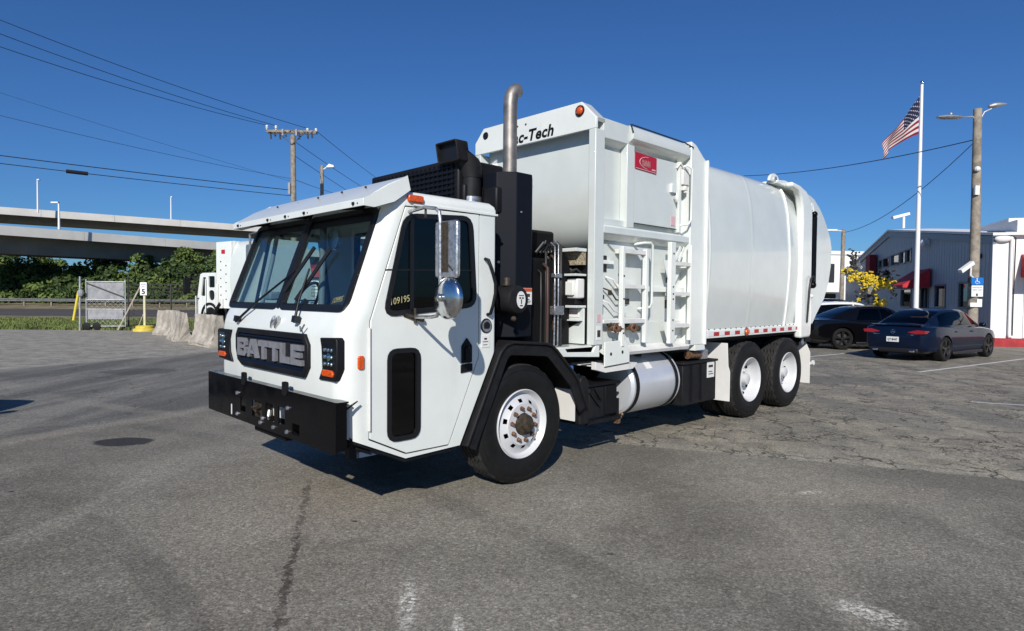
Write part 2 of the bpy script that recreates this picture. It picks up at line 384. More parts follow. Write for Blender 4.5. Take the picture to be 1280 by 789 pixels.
part('lower_window_pane', MB().prism(inset(LWIN, .01), 'y', .006, .012), 'tinted_glass', door)
hd = MB().prism([(-.685, 1.13), (-.575, 1.13), (-.575, 1.27), (-.63, 1.335), (-.685, 1.27)], 'y', -.016, .0).prism([(-.655, 1.15), (-.605, 1.15), (-.605, 1.25), (-.63, 1.275), (-.655, 1.25)], 'y', -.032, -.016)
part('door_handle', hd, 'black_matte', door, bev=.006)
part('lock_plate', MB().prism([(-.69, 1.05), (-.57, 1.06), (-.57, 1.12), (-.60, 1.125), (-.69, 1.115)], 'y', -.014, .0), 'black_matte', door, bev=.003)
part('hinge', MB().tube([(-1.538, -.012, .70), (-1.538, -.010, 1.44)], .009, 8), 'white_dirty', door, sm=60)
part('window_number', text_mb('109195', lambda u, v, w: (-1.352 + u * .985, -.003 - w, 1.603 + v + u * .17), .072, offset=-.0005, spacing=1.0, width=.165), 'yellow_chalk', door)
# grab handle, badge, plate, marker lights
P('grab_handle', MB().tube([(-.43, -.002, 1.985), (-.43, -.045, 1.975), (-.405, -.06, 1.90), (-.365, -.062, 1.78), (-.365, -.062, 1.70), (-.385, -.055, 1.60), (-.40, -.04, 1.53), (-.40, -.002, 1.52)], .014, 10), 'black_matte', sm=60)
P('badge', MB().lathe([(0, -.008), (.058, -.008), (.064, 0), (.064, .004)], (-.41, 0, 1.425), 'y', 24), 'black_matte', sm=40)
P('badge_text', MB().lathe([(.036, -.0095), (.052, -.0095)], (-.41, 0, 1.425), 'y', 20).box(-.435, -.385, -.0105, -.009, 1.385, 1.40), 'brushed_steel')
P('data_plate', MB().box(-.465, -.375, -.004, .001, 1.245, 1.345), 'sticker_white')
P('data_plate_print', MB().box(-.435, -.405, -.0055, -.004, 1.31, 1.325).box(-.45, -.39, -.0055, -.004, 1.29, 1.296).box(-.45, -.40, -.0055, -.004, 1.265, 1.27), 'hub_dark')
P('marker_light', MB().prism(rpoly([(-1.215, 2.372), (-1.075, 2.372), (-1.075, 2.428), (-1.215, 2.428)], .02), 'y', -.028, .012), 'amber', bev=.01)
P('marker_light', MB().prism(rpoly([(-1.628, 1.145), (-1.578, 1.145), (-1.578, 1.245), (-1.628, 1.245)], .02), 'y', -.012, .03), 'amber', bev=.006)
# windshield
def wsmap(dx): return lambda a, b, w: (xf(b) + dx + w * .92, a, b + w * .35)
def wsgrid(poly, dx):                              # glass follows the raked front
    n = len(poly); mb = MB(); return mb.add([(xf(p[1]) + dx, p[0], p[1]) for p in poly] + [(xf(p[1]) + dx + .006, p[0], p[1]) for p in poly], [tuple(range(n)), tuple(range(2 * n - 1, n - 1, -1))] + [(i, i + n, (i + 1) % n + n, (i + 1) % n) for i in range(n)])
for pane in (WSA, WSB):
    g = P('windshield_pane', wsgrid(inset(pane, .004), .020), 'windshield_glass')
    part('gasket', gasket(inset(pane, -.014), inset(pane, .026), wsmap(-.010), .036), 'black_gasket', g, sm=30)
P('visor_shade_band', MB().add([(xf(b) + o_, a, b) for o_ in (.010, .016) for a, b in ((.09, 2.325), (2.23, 2.325), (2.23, 2.225), (.09, 2.225))], [(0, 1, 2, 3), (7, 6, 5, 4), (0, 4, 5, 1), (1, 5, 6, 2), (2, 6, 7, 3), (3, 7, 4, 0)]), 'black_gasket')  # black top band of the glass, also painting in the visor's shade
P('center_post', MB().bar((xf(1.56) - .002, 1.16, 1.56), (xf(2.33) - .002, 1.16, 2.33), .036, .02, (1, 0, 0)), 'black_gasket')
P('window_number', text_mb('10995', lambda u, v, w: (xf(1.60 + v) - .0 + .014, .315 - u, 1.612 + v + u * .12), .058, shear=.2, offset=.0005, width=.15), 'yellow_chalk')
for win, mk in ((FWIN, 'y'), (RWIN, 'x')):
    if mk == 'y': gp = P('far_window_pane', MB().prism(inset(win, .004), 'y', 2.295, 2.301), 'lens_glass'); part('gasket', gasket(inset(win, -.015), inset(win, .02), fy(2.27), .06), 'black_gasket', gp)
    else: gp = P('rear_window_pane', MB().prism(inset(win, .004), 'x', -.325, -.319), 'lens_glass'); part('gasket', gasket(inset(win, -.015), inset(win, .02), lambda a, b, w: (-.355 + w, a, b), .06), 'black_gasket', gp)
# interior: dash, two steering wheels, seats, posts
P('dashboard', MB().prism([(-1.70, 1.30), (-1.66, 1.52), (-1.45, 1.56), (-1.28, 1.50), (-1.25, 1.30)], 'y', .12, 2.2), 'cab_trim', bev=.03)
for y in (.62, 1.72):
    sw = [( -1.16 + .08 * math.sin(a), y + .20 * math.cos(a), 1.62 + .17 * math.sin(a)) for a in [2 * math.pi * k / 24 for k in range(25)]]
    s_ = P('steering_wheel', MB().tube(sw, .015, 8), 'black_gasket', sm=60)
    part('steering_column', MB().tube([(-1.16, y, 1.62), (-1.36, y, 1.42)], .03, 8).bar((-1.16, y - .19, 1.62), (-1.16, y + .19, 1.62), .03, .015), 'black_gasket', s_)
    st = P('seat', MB().prism(rpoly([(-.95, 1.12), (-.50, 1.10), (-.40, 1.30), (-.42, 2.0), (-.50, 2.02), (-.56, 1.30), (-.95, 1.27)], .05), 'y', y - .24, y + .24), 'seat_fabric', bev=.03)
P('interior_post', MB().tube([(-1.30, 1.16, 1.5), (-1.28, 1.16, 2.3)], .03, 8).tube([(-1.45, 2.1, 1.5), (-1.30, 2.16, 2.0), (-1.25, 2.15, 2.28)], .022, 8), 'cab_trim', sm=60)
P('interior_mirror', MB().lathe([(0, 0), (.09, 0), (.10, .03), (0, .05)], (-1.25, 1.05, 2.16), 'x', 20), 'brushed_steel', sm=30)
P('interior_speaker', MB().box(-1.42, -1.30, 1.95, 2.08, 1.62, 1.70).box(-.50, -.40, 1.60, 1.80, 1.55, 2.2), 'cab_trim', bev=.02)
# visor
vt = [(-1.598, 2.352), (-1.40, 2.478), (-1.232, 2.558), (-1.232, 2.546), (-1.40, 2.466), (-1.598, 2.338)]
visor = P('visor', MB().prism(vt, 'y', -.03, 2.35).box(-1.603, -1.594, -.03, 2.35, 2.303, 2.356), 'white_paint', bev=.003)
for y0 in (-.034, 2.346): part('visor_side', MB().prism([(-1.601, 2.304), (-1.601, 2.355), (-1.232, 2.562), (-1.205, 2.457), (-1.345, 2.358), (-1.515, 2.300)], 'y', y0, y0 + .008), 'white_paint', visor)
for y in (.10, .86, 1.20, 1.55, 2.22):
    part('visor_bolt', MB().lathe([(0, -.012), (.011, -.012), (.014, 0)], (-1.603, y, 2.327), 'x', 10), 'black_gasket', visor)
    part('visor_bolt', MB().lathe([(0, -.004), (.006, -.004), (.006, 0)], (-1.603, y - .055, 2.325), 'x', 8), 'hub_dark', visor)
for y in (.25, .6, 1.0, 1.45, 1.8, 2.1): part('visor_bolt', MB().sph((-1.40 + random.uniform(-.02, .1), y, 2.486 + random.uniform(0, .0)), .010, 8, 5), 'hub_dark', visor)
for y in (.3, 1.15, 2.0): part('visor_bracket', MB().prism([(-1.59, 2.30), (-1.3, 2.46), (-1.36, 2.33)], 'y', y, y + .01), 'black_matte', visor)
# front face: grille with letters
GX = -1.752
gpoly = [(.455, 1.13), (.52, 1.05), (1.70, 1.05), (1.80, 1.095), (1.84, 1.20), (1.84, 1.315), (1.79, 1.38), (.52, 1.38), (.455, 1.30)]
gi = inset(gpoly, .045)
gr = P('grille', gasket(gpoly, gi, lambda a, b, w: (GX - .028 + w, a, b), .034), 'black_matte', bev=.006)
part('grille_panel', MB().prism(inset(gpoly, .04), 'x', GX - .006, GX + .002), 'grille_inner', gr)
for z in (1.105, 1.325): part('grille_slat', MB().prism([(GX - .026, z - .012), (GX - .012, z + .014), (GX - .006, z + .014), (GX - .006, z - .012)], 'y', .52, 1.77), 'black_paint', gr)
L = 'B A T T L E'.split(); LW = [.196, .214, .194, .194, .176, .18]; y = 1.785
def letter(ch, w, h=.155):
    t = .05; q = lambda x0, x1, z0, z1: (x0, x1, z0, z1); b = []; polys = []
    if ch == 'T': b = [(0, w, h - t, h), (w / 2 - t / 2, w / 2 + t / 2, 0, h - t)]
    if ch == 'L': b = [(0, t, 0, h), (t, w, 0, t)]
    if ch == 'E': b = [(0, t, 0, h), (t, w, 0, .042), (t, w, h - .042, h), (t, w * .86, h / 2 - .02, h / 2 + .02)]
    if ch == 'B': b = [(0, t, 0, h)]; polys = [[(t, 0), (w - .03, 0), (w, .025), (w, .065), (w - .022, .08), (w - .022, .08), (w - .05, .08), (w - .05, .04), (t, .04)], [(t, .0655), (t, .0925), (w - .055, .0925), (w - .055, .0805), (w - .03, .0805), (w - .055, .0655)],
                                         [(t, h), (w - .04, h), (w - .012, h - .024), (w - .012, .093), (w - .03, .081), (w - .054, .0815), (w - .054, h - .038), (t, h - .038)]]
    if ch == 'A': polys = [[(0, 0), (.052, 0), (w / 2, h - .045), (w / 2, h), (w / 2 - .035, h)], [(w, 0), (w / 2 + .035, h), (w / 2, h), (w / 2, h - .045), (w - .052, 0)], [(.058, .030), (w - .058, .030), (w - .066, .058), (.066, .058)]]
    mb = MB()
    for x0, x1, z0, z1 in b: polys.append([(x0, z0), (x1, z0), (x1, z1), (x0, z1)])
    return polys
for ch, w in zip(L, LW):
    mb = MB()
    for pol in letter(ch, w): mb.prism([(y - a, 1.137 + b * 1.0) for a, b in pol], 'x', GX - .032, GX - .006)
    part('letter', mb, 'grey_letter', gr); y -= w + .017
# headlights
def lampcl(o, y, z):
    part('headlight_lens', MB().box(GX - .030, GX - .012, y - .075, y + .075, z + .055, z + .225), 'lens_glass', o)
    for a in range(3):
        for b in range(3): part('led', MB().sph((GX - .02, y - .048 + a * .048, z + .09 + b * .05), (.012, .017, .017), 10, 6), 'chrome', o, sm=60)
    part('led', MB().lathe([(0, -.03), (.026, -.022), (.034, -.012)], (GX, y, z + .14), 'x', 14), 'chrome', o, sm=60)
    part('turn_signal', MB().prism(rpoly([(y - .075, z), (y + .07, z), (y + .085, z + .02), (y + .07, z + .048), (y - .06, z + .048), (y - .085, z + .025)], .01), 'x', GX - .032, GX - .010), 'amber', o, bev=.006)
h1 = P('headlight', MB().prism([(.285, 1.365), (.055, 1.375), (.04, 1.35), (.04, 1.15), (.07, 1.065), (.305, 1.06), (.25, 1.15), (.265, 1.30)], 'x', GX - .018, GX + .05), 'black_matte', bev=.008); lampcl(h1, .155, 1.095)
h2 = P('headlight', MB().prism([(1.975, 1.35), (2.29, 1.35), (2.305, 1.33), (2.305, 1.13), (2.27, 1.075), (1.95, 1.06), (2.01, 1.15), (2.02, 1.26)], 'x', GX - .018, GX + .12), 'black_matte', bev=.008); lampcl(h2, 2.17, 1.095)
# emblem
em = lambda pts: MB().prism([(1.085 - a * 1.25, 1.448 + b * 1.1) for a, b in pts], 'x', -1.762, -1.735)
e1 = P('emblem', em([(-.055, -.045), (-.05, .0), (-.005, .05), (-.005, .02), (.01, .02), (-.03, -.015)]), 'brushed_steel', bev=.003)
part('emblem_blade', em([(.055, .05), (.058, .0), (.01, -.045), (.005, -.02), (-.012, -.02), (.03, .02)]), 'brushed_steel', e1, bev=.003)
# wipers
def wiper(b, e, t0, t1, bx=0):
    w = P('wiper', MB().bar((-1.765, b[0], b[1]), (-1.755, b[0], b[1] + .05), .05, .05).tube([(-1.775, b[0], b[1]), (xf(1.62) - .05, lerp(b[0], e[0], .4), lerp(b[1], e[1], .42)), (xf(e[1]) - .03, e[0], e[1])], .012, 8, .008), 'black_gasket', sm=50)
    part('wiper_blade', MB().bar((xf(t0[1]) - .018, *t0), (xf(t1[1]) - .018, *t1), .016, .026), 'black_gasket', w)
wiper((1.84, 1.43), (1.03, 1.87), (1.12, 1.70), (.86, 2.06)); wiper((.68, 1.46), (.79, 1.88), (.86, 1.63), (.58, 2.03))
P('wiper_stub', MB().tube([(-1.755, .62, 1.43), (-1.78, .56, 1.40), (-1.78, .50, 1.45)], .007, 6), 'brushed_steel')
# bumper
BX = -1.826
bh = [(1.80, 1.86, .60, .70), (1.50, 1.61, .665, .79), (1.16, 1.36, .655, .79), (.93, 1.09, .665, .80), (.735, .85, .665, .80), (.49, .61, .622, .705)]
bm_ = boolean(MB().box(BX, BX + .012, -.05, 2.39, .579, .94).mesh('b'), [MB().box(BX - .1, BX + .1, *q) for q in bh])
bump = P('bumper', bm_, 'black_paint', bev=.002)
part('bumper_flange', MB().box(BX + .013, BX + .10, -.05, 2.39, .928, .9385).box(BX + .013, BX + .085, -.05, -.038, .60, .927).box(BX + .013, BX + .085, 2.378, 2.39, .60, .927).prism([(BX + .085, .90), (BX + .17, .935), (BX + .17, .93), (BX + .085, .88)], 'y', -.052, -.04), 'black_paint', bump)
part('bumper_crossmember', MB().box(BX + .09, BX + .16, .05, 2.2, .62, .90), 'chassis_black', bump)
part('tow_bracket', MB().box(BX + .03, BX + .08, 1.14, 1.38, .64, .80).tube([(BX - .01, 1.24, .70), (BX - .02, 1.30, .735), (BX - .01, 1.2, .76)], .012, 8), 'hub_dark', bump)
part('tow_bracket', MB().tube([(BX + .0, 1.02, .68), (BX - .015, .99, .71), (BX - .005, 1.0, .75)], .015, 8), 'brushed_steel', bump)
part('plate_holder', MB().box(BX + .014, BX + .02, 1.79, 1.87, .60, .71), 'sticker_white', bump)
for yy, zz in ((1.671, .812), (1.673, .629), (.678, .81), (.936, .623), (1.182, .625), (.693, .624), (1.14, .665)): part('bolt', MB().lathe([(0, -.016), (.014, -.014), (.018, 0)], (BX, yy, zz), 'x', 10), 'brushed_steel', bump)
for yy in (1.53, .73):
    part('hood_hook', gasket(rpoly([(yy - .04, .90), (yy + .04, .90), (yy + .04, 1.005), (yy - .04, 1.005)], .02), rpoly([(yy - .022, .955), (yy + .022, .955), (yy + .018, .99), (yy - .022, .99)], .008), lambda a, b, w: (BX - .008 + w, a, b), .02), 'black_matte', bump)
P('tow_hitch', MB().box(-1.75, -1.55, .9, 1.5, .50, .60).box(-1.7, -1.3, 1.35, 1.48, .48, .58), 'chassis_black', bev=.01)
P('step_hanger', MB().box(-1.66, -1.58, .06, .12, .50, .66).tube([(-1.70, .1, .60), (-1.60, .06, .57), (-1.50, .05, .53)], .012, 6), 'black_matte')
pm('dull_chrome', (.62, .63, .64), .16, metal=1, var=.1, vscale=12)
# mirrors on the near side
mir = P('mirror_arm', MB().tube([(-1.15, -.01, 1.51), (-1.17, -.10, 1.515), (-1.19, -.27, 1.52), (-1.2, -.35, 1.53), (-1.2, -.388, 1.58), (-1.2, -.39, 1.70), (-1.2, -.385, 2.20), (-1.2, -.375, 2.265), (-1.2, -.33, 2.295), (-1.2, -.20, 2.315), (-1.2, -.01, 2.30)], .0135, 10), 'brushed_steel', sm=60)
part('arm_mount', MB().tube([(-1.24, -.004, 1.53), (-1.08, -.03, 1.49)], .018, 8).tube([(-1.15, -.02, 1.47), (-1.15, -.02, 1.58)], .012, 8).tube([(-1.19, -.2, 2.31), (-1.19, -.2, 2.24)], .009, 6), 'hub_dark', mir, sm=60)
mz = [(-.325, 1.81), (-.60, 1.80), (-.60, 2.20), (-.545, 2.225), (-.47, 2.15), (-.425, 2.15), (-.415, 2.22), (-.325, 2.215)]
mh = part('mirror_housing', MB().prism(rpoly([(-.315, 1.80), (-.565, 1.80), (-.565, 2.20), (-.315, 2.20)], .03), 'x', -1.195, -1.16), 'brushed_steel', mir, bev=.012)
part('mirror_bracket', MB().tube([(-1.195, -.40, 1.86), (-1.19, -.46, 1.90), (-1.19, -.52, 1.85)], .01, 6).box(-1.20, -1.195, -.47, -.40, 1.84, 2.19), 'hub_dark', mir)
part('convex_mirror', MB().lathe([(0, -.028), (.05, -.026), (.10, -.018), (.14, -.004), (.150, .012), (.150, .03), (.13, .035), (0, .045)], (-1.20, -.455, 1.657), 'x', 32), 'dull_chrome', mir, sm=50)
part('mirror_knob', MB().sph((-1.235, -.435, 1.66), .03, 10, 7).tube([(-1.2, -.39, 1.70), (-1.235, -.43, 1.665)], .012, 8), 'chrome', mir, sm=60)
# far mirror
P('far_mirror', MB().tube([(-1.3, 2.33, 1.5), (-1.3, 2.70, 1.52), (-1.3, 2.70, 2.3), (-1.3, 2.33, 2.32)], .0135, 8).prism(rpoly([(2.62, 1.75), (2.84, 1.75), (2.84, 2.2), (2.62, 2.2)], .03), 'x', -1.29, -1.24), 'cab_trim')

# ---- fenders
fo = [(-.655, .452), (-.33, 1.115), (-.285, 1.20), (-.22, 1.262), (-.13, 1.287), (.29, 1.255), (.38, 1.235), (.455, 1.18), (.72, .935), (.765, .885), (.91, .60)]
def offs(path, d):
    out = []
    for i, p in enumerate(path):
        a = Vector(path[max(i - 1, 0)]); b = Vector(path[min(i + 1, len(path) - 1)]); t = (b - a).normalized(); out.append((p[0] + t.y * d, p[1] - t.x * d))
    return out
def fender(y0, y1, lipy):
    fi = offs(fo, .025); fl = offs(fo, .125)
    f = P('fender', MB().prism(fo + fi[::-1], 'y', y0, y1), 'black_rubber', bev=.008)
    part('fender_lip', MB().prism(offs(fo, .026) + fl[::-1], 'y', lipy, lipy + .02), 'black_rubber', f, bev=.006)
    part('fender_liner', MB().prism(offs(fo, .03) + offs(fo, .05)[::-1], 'y', .30 if y0 < 1 else 1.5, .75 if y0 < 1 else 2.0), 'chassis_black', f)
fender(-.05, .45, -.03); fender(1.9, 2.37, 2.34)
P('splash_flap', MB().box(.80, .812, .04, .34, .45, .80), 'white_dirty', bev=.002)
P('fender_step', MB().prism(rpoly([(.86, .40), (1.02, .40), (1.0, .83), (.93, .90), (.86, .86)], .03), 'y', .02, .34), 'black_rubber', bev=.015)
P('battery_box', MB().box(1.05, 1.52, .06, .50, .43, .76), 'black_rubber', bev=.012)
P('battery_lid', MB().box(1.02, 1.56, .04, .52, .762, .79).box(1.3, 1.5, .045, .058, .45, .75), 'chassis_black', bev=.006)
P('battery_strap', MB().bar((1.05, .05, .70), (1.20, .045, .55), .03, .012).bar((1.12, .05, .74), (1.22, .045, .62), .03, .012).box(1.52, 1.55, .05, .5, .40, .60).box(1.0, 1.56, .03, .07, .385, .42), 'black_matte')
P('blue_cap', MB().lathe([(0, .06), (.035, .06), (.04, .05), (.04, 0)], (.86, .16, .93), 'z', 14), 'blue_cap', sm=40)
P('drain_valve', MB().box(1.50, 1.55, .03, .09, .335, .375).tube([(1.52, .05, .355), (1.58, .04, .40)], .012, 8).sph((1.58, .03, .425), .018, 8, 6), 'brass', sm=50)
# ---- radiator screen, intake, exhaust
rad = P('radiator_housing', MB().box(-.27, .30, .55, 2.02, 2.40, 2.94), 'black_matte', bev=.02)
for k in range(9): part('radiator_slat', MB().prism([(-.290, 2.47 + k * .048), (-.2705, 2.478 + k * .048), (-.2705, 2.492 + k * .048), (-.290, 2.484 + k * .048)], 'y', .60, 1.97), 'navy_guard', rad)
for k in range(20): part('screen_bar', MB().box(-.284, -.271, .62 + k * .07, .632 + k * .07, 2.45, 2.90), 'navy_guard', rad)
P('side_screen', MB().box(-.25, .0, .49, .54, 2.46, 2.70).box(-.10, .04, .22, .40, 2.42, 2.66), 'black_matte', bev=.02)
el = []
for k in range(9):
    a = R(90 * k / 8); cx, cz = -.23, 2.90
    rx = lambda r: (cx + .20 - .0 - (.20) * (1 - 0) + r * 0, )
mth = [(.40, 2.99), (.66, 2.98), (.67, 3.08), (.60, 3.12), (.42, 3.12)]
DI = .10
intake = P('intake_stack', MB().tube([(-.13, .43 + DI, 2.45), (-.13, .43 + DI, 2.62), (-.13, .43 + DI, 2.78), (-.14, .445 + DI, 2.88)], .092, 18).loft([
    [(-.13 + .098 * math.cos(t), .43 + DI + .098 * math.sin(t), 2.76) for t in [2 * math.pi * k / 16 for k in range(16)]],
    [(-.14 + .115 * math.cos(t), .45 + DI + .12 * math.sin(t), 2.86) for t in [2 * math.pi * k / 16 for k in range(16)]],
    [(-.17 + .14 * math.cos(t), .47 + DI + .135 * math.sin(t), 2.95 - .05 * math.cos(t)) for t in [2 * math.pi * k / 16 for k in range(16)]],
    [(-.26 + .06 * math.cos(t), .50 + DI + .145 * math.sin(t), 2.985 - .09 * math.cos(t)) for t in [2 * math.pi * k / 16 for k in range(16)]]]), 'black_rubber', sm=50)
part('intake_mouth', gasket(rpoly([(.36, 2.89), (.66, 2.89), (.66, 3.075), (.36, 3.075)], .02), rpoly([(.375, 2.905), (.645, 2.905), (.645, 3.06), (.375, 3.06)], .015), lambda a, b, w: (-.36 + w - (b - 2.98) * .18, a + DI, b), .14), 'black_rubber', intake, bev=.006)
part('intake_mesh', MB().box(-.325, -.32, .37 + DI, .65 + DI, 2.90, 3.065), 'black_gasket', intake)
part('intake_clamp', MB().lathe([(.094, 0), (.099, .002), (.099, .085), (.094, .088)], (-.13, .43 + DI, 2.50), 'z', 24), 'brushed_steel', intake, sm=30)
EX, EY = .165, .345
octo = [(EX + .255 * math.cos(R(22.5 + 45 * k)), EY + .235 * math.sin(R(22.5 + 45 * k))) for k in range(8)]
ex = P('exhaust_guard', MB().prism(octo, 'z', 1.30, 2.80), 'navy_guard', bev=.01)
part('guard_bolt', MB().sph((.12, EY - .222, 2.44), .010, 8, 6), 'brushed_steel', ex); part('guard_bolt', MB().sph((-.09, .20, 1.98), .016, 8, 6), 'brushed_steel', ex)
part('exhaust_pipe', MB().tube([(EX + .02, EY, 2.78), (EX + .02, EY, 3.0), (EX + .02, EY, 3.30), (EX + .02, EY, 3.46), (EX + .03, EY - .0, 3.54), (EX + .055, EY, 3.585), (EX + .09, EY, 3.61), (EX + .115, EY, 3.62)], .066, 20), 'exhaust_steel', ex, sm=60)
part('pipe_collar', MB().lathe([(.066, 0), (.076, 0), (.076, .03), (.066, .035)], (EX + .02, EY, 2.80), 'z', 20).box(EX + .09, EX + .13, EY - .02, EY + .02, 2.80, 2.83), 'brushed_steel', ex)
can = P('air_dryer', MB().lathe([(0, -.06), (.09, -.06), (.115, -.05), (.125, -.03), (.13, .05), (.135, .12), (.12, .2)], (-.075, 0, 1.645), 'y', 28), 'black_rubber', sm=40)
part('dryer_emblem', MB().prism([(-.06 + .052 * math.cos(t), 1.645 + .075 * math.sin(t)) for t in [2 * math.pi * k / 20 for k in range(20)]], 'y', -.065, -.0605), 'sticker_white', can)
part('dryer_emblem_mark', MB().box(-.085, -.065, -.0675, -.0655, 1.655, 1.668).box(-.052, -.032, -.0675, -.0655, 1.655, 1.668).box(-.064, -.054, -.0675, -.0655, 1.61, 1.65).box(-.075, -.043, -.0675, -.0655, 1.59, 1.60).box(-.09, -.03, -.0675, -.0655, 1.68, 1.686), 'sticker_black', can)
part('dryer_fitting', MB().lathe([(0, .07), (.03, .07), (.035, 0)], (-.12, .06, 1.77), 'z', 12), 'hub_dark', can); part('dryer_knob', MB().sph((-.09, .0, 1.48), .025, 8, 6), 'hub_dark', can)
lb = P('warning_label', MB().box(.145, .262, .118, .1225, 1.60, 1.752), 'sticker_white')
part('label_header', MB().box(.147, .26, .1155, .118, 1.72, 1.75), 'amber', lb)
part('label_print', MB().box(.17, .235, .1155, .118, 1.672, 1.70).box(.16, .23, .1155, .118, 1.645, 1.652).box(.16, .25, .1155, .118, 1.63, 1.635).box(.16, .24, .1155, .118, 1.615, 1.62), 'hub_dark', lb)
# ---- hydraulic pipes and hoses between the cab and the body
for i, (x, y, z0, z1, m, r) in enumerate(((.60, .14, 1.2, 2.16, 'brushed_steel', .009), (.64, .13, 1.2, 2.18, 'brushed_steel', .009), (.70, .15, 1.15, 2.17, 'hose_black', .014), (.52, .16, 1.2, 1.95, 'hose_brown', .017), (.66, .20, 1.35, 2.05, 'hose_brown', .016), (.56, .22, 1.1, 2.1, 'hose_black', .016), (.47, .2, 1.2, 1.9, 'hose_black', .012))):
    P('hydraulic_pipe', MB().tube([(x, y, z0), (x + .005, y, lerp(z0, z1, .5)), (x, y, z1), (x + .03, y + .08, z1 + .04)], r, 8), m, sm=60)
P('pipe_clamp', MB().box(.565, .70, .10, .17, 1.50, 1.585), 'brushed_steel', bev=.006); P('pipe_clamp', MB().box(.58, .68, .11, .17, 1.86, 1.90), 'brushed_steel', bev=.006)
for i in range(8):
    P('hose_bundle', MB().tube([(.45 + .05 * i, .25, 2.10), (.5 + .05 * i, .2 + .02 * i, 2.19 + .02 * math.sin(i * 2)), (.62 + .06 * i, .32, 2.15 + .03 * math.cos(i * 3)), (.75 + .04 * i, .5, 2.1)], .014, 6), 'hose_black', sm=60)

# ---- hopper front frame
HW = 1.85
hdr = [(.012, 3.47), (.20, 3.655), (1.69, 3.655), (1.84, 3.50), (1.84, 3.36), (.012, 3.36)]
hf = P('hopper_header', MB().prism(hdr, 'x', 1.05, 1.085), 'white_paint', bev=.006)
part('header_top', MB().box(1.0855, 1.20, .20, 1.69, 3.62, 3.65).prism([(.012, 3.47), (.20, 3.653), (.20, 3.62), (.03, 3.44)], 'x', 1.0855, 1.20), 'white_body', hf)
part('header_lettering', text_mb('Pac-Tech', lambda u, v, w: (1.0485, 1.285 - u, 3.388 + v * 1.0), .17, shear=.22, offset=.006, width=.71, spacing=1.05), 'sticker_black', hf)
part('clearance_light', MB().lathe([(0, -.03), (.03, -.028), (.042, -.015), (.045, 0)], (1.05, .218, 3.565), 'x', 18), 'amber', hf, sm=50)
part('light_ring', MB().lathe([(.046, -.014), (.056, -.012), (.058, 0)], (1.05, .218, 3.565), 'x', 18), 'black_gasket', hf)
part('clearance_light', MB().lathe([(0, -.012), (.04, -.010), (.045, 0)], (1.05, 1.652, 3.565), 'x', 18), 'black_gasket', hf, sm=50)
for y in (1.12, .99): part('header_bolt', MB().sph((1.05, y, 3.575), .012, 8, 5), 'hub_dark', hf)
P('hopper_front_column', MB().box(1.05, 1.20, .012, .10, 1.19, 3.359), 'white_body', bev=.006)
P('hopper_front_column', MB().prism([(1.75, 3.359), (1.84, 3.359), (1.84, 3.02), (1.80, 2.9), (1.70, 2.80), (1.66, 2.3), (1.66, 1.2), (1.60, 1.2), (1.60, 2.9), (1.72, 3.2)], 'x', 1.05, 1.20), 'white_body', bev=.006)
pan = [(1.19, 3.46), (1.19, 3.3), (1.185, 3.0), (1.185, 2.8), (1.195, 2.65), (1.22, 2.52), (1.26, 2.40), (1.32, 2.30), (1.40, 2.22), (1.50, 2.16)]
P('crusher_panel', MB().loft([[(x, .102, z) for x, z in pan], [(x, 1.74, z) for x, z in pan]], cap=False, close=False).loft([[(x + .02, .102, z) for x, z in pan], [(x + .02, 1.74, z) for x, z in pan]], cap=False, close=False), 'white_body', sm=60)
P('hopper_core', MB().box(1.52, 3.2, .16, 1.80, 1.2, 3.42), 'white_body')
# shelf below the panel
P('packer_recess_black', MB().box(1.07, 1.10, .11, 1.0, 1.2, 2.15), 'black_gasket')  # black sheet stands in for the shade inside the packer recess
P('packer_shelf', MB().box(.88, 1.05, .11, .66, 2.13, 2.165), 'white_body', bev=.004)
P('packer_shelf', MB().box(.88, 1.05, .11, .64, 1.885, 1.908), 'white_body', bev=.004)
P('packer_shelf', MB().box(.90, 1.05, .11, .42, 1.565, 1.59), 'white_body', bev=.004)
P('packer_upright', MB().prism([(.50, 1.909), (.58, 1.909), (.565, 1.97), (.56, 2.08), (.58, 2.129), (.50, 2.129), (.515, 2.08), (.515, 1.97)], 'x', .90, .96), 'white_paint', bev=.006)
P('brush_strip', MB().box(.99, 1.05, .12, .47, 2.00, 2.128), pm('bristle', (.30, .25, .17), .9, var=.6, vscale=70))
P('valve_body', MB().box(.93, 1.05, .13, .40, 1.66, 1.86), 'white_dirty', bev=.014)
P('valve_body', MB().box(.90, .929, .16, .36, 1.69, 1.83), 'white_paint', bev=.01)
P('valve_base', MB().box(.94, 1.05, .17, .38, 1.60, 1.655), 'black_gasket')
P('lower_front_panel', MB().box(1.0, 1.02, .101, .60, 1.20, 1.56), 'white_body', bev=.003)
P('notch_black', MB().prism([(.12, 1.43), (.48, 1.425), (.40, 1.405), (.28, 1.36), (.20, 1.40)], 'x', .992, .9995), 'black_gasket')  # raised black wedge, painting the dark inside of a notch
P('panel_shelf', MB().box(.93, .999, .11, .50, 1.432, 1.446), 'white_body', bev=.002)
wl = P('warning_label', MB().box(.993, .9995, .16, .30, 1.47, 1.54), 'sticker_white')
part('label_print', MB().box(.990, .993, .17, .29, 1.50, 1.53), 'sticker_pink', wl)
for k in range(6):
    P('hydraulic_hose', MB().tube([(.93, .56 - .03 * k, 1.88 - .02 * k), (.86, .52 - .035 * k, 1.72 - .02 * k), (.88, .46 - .03 * k, 1.60 + .01 * k), (.98, .40 - .03 * k, 1.62)], .011, 6), 'hose_black', sm=60)
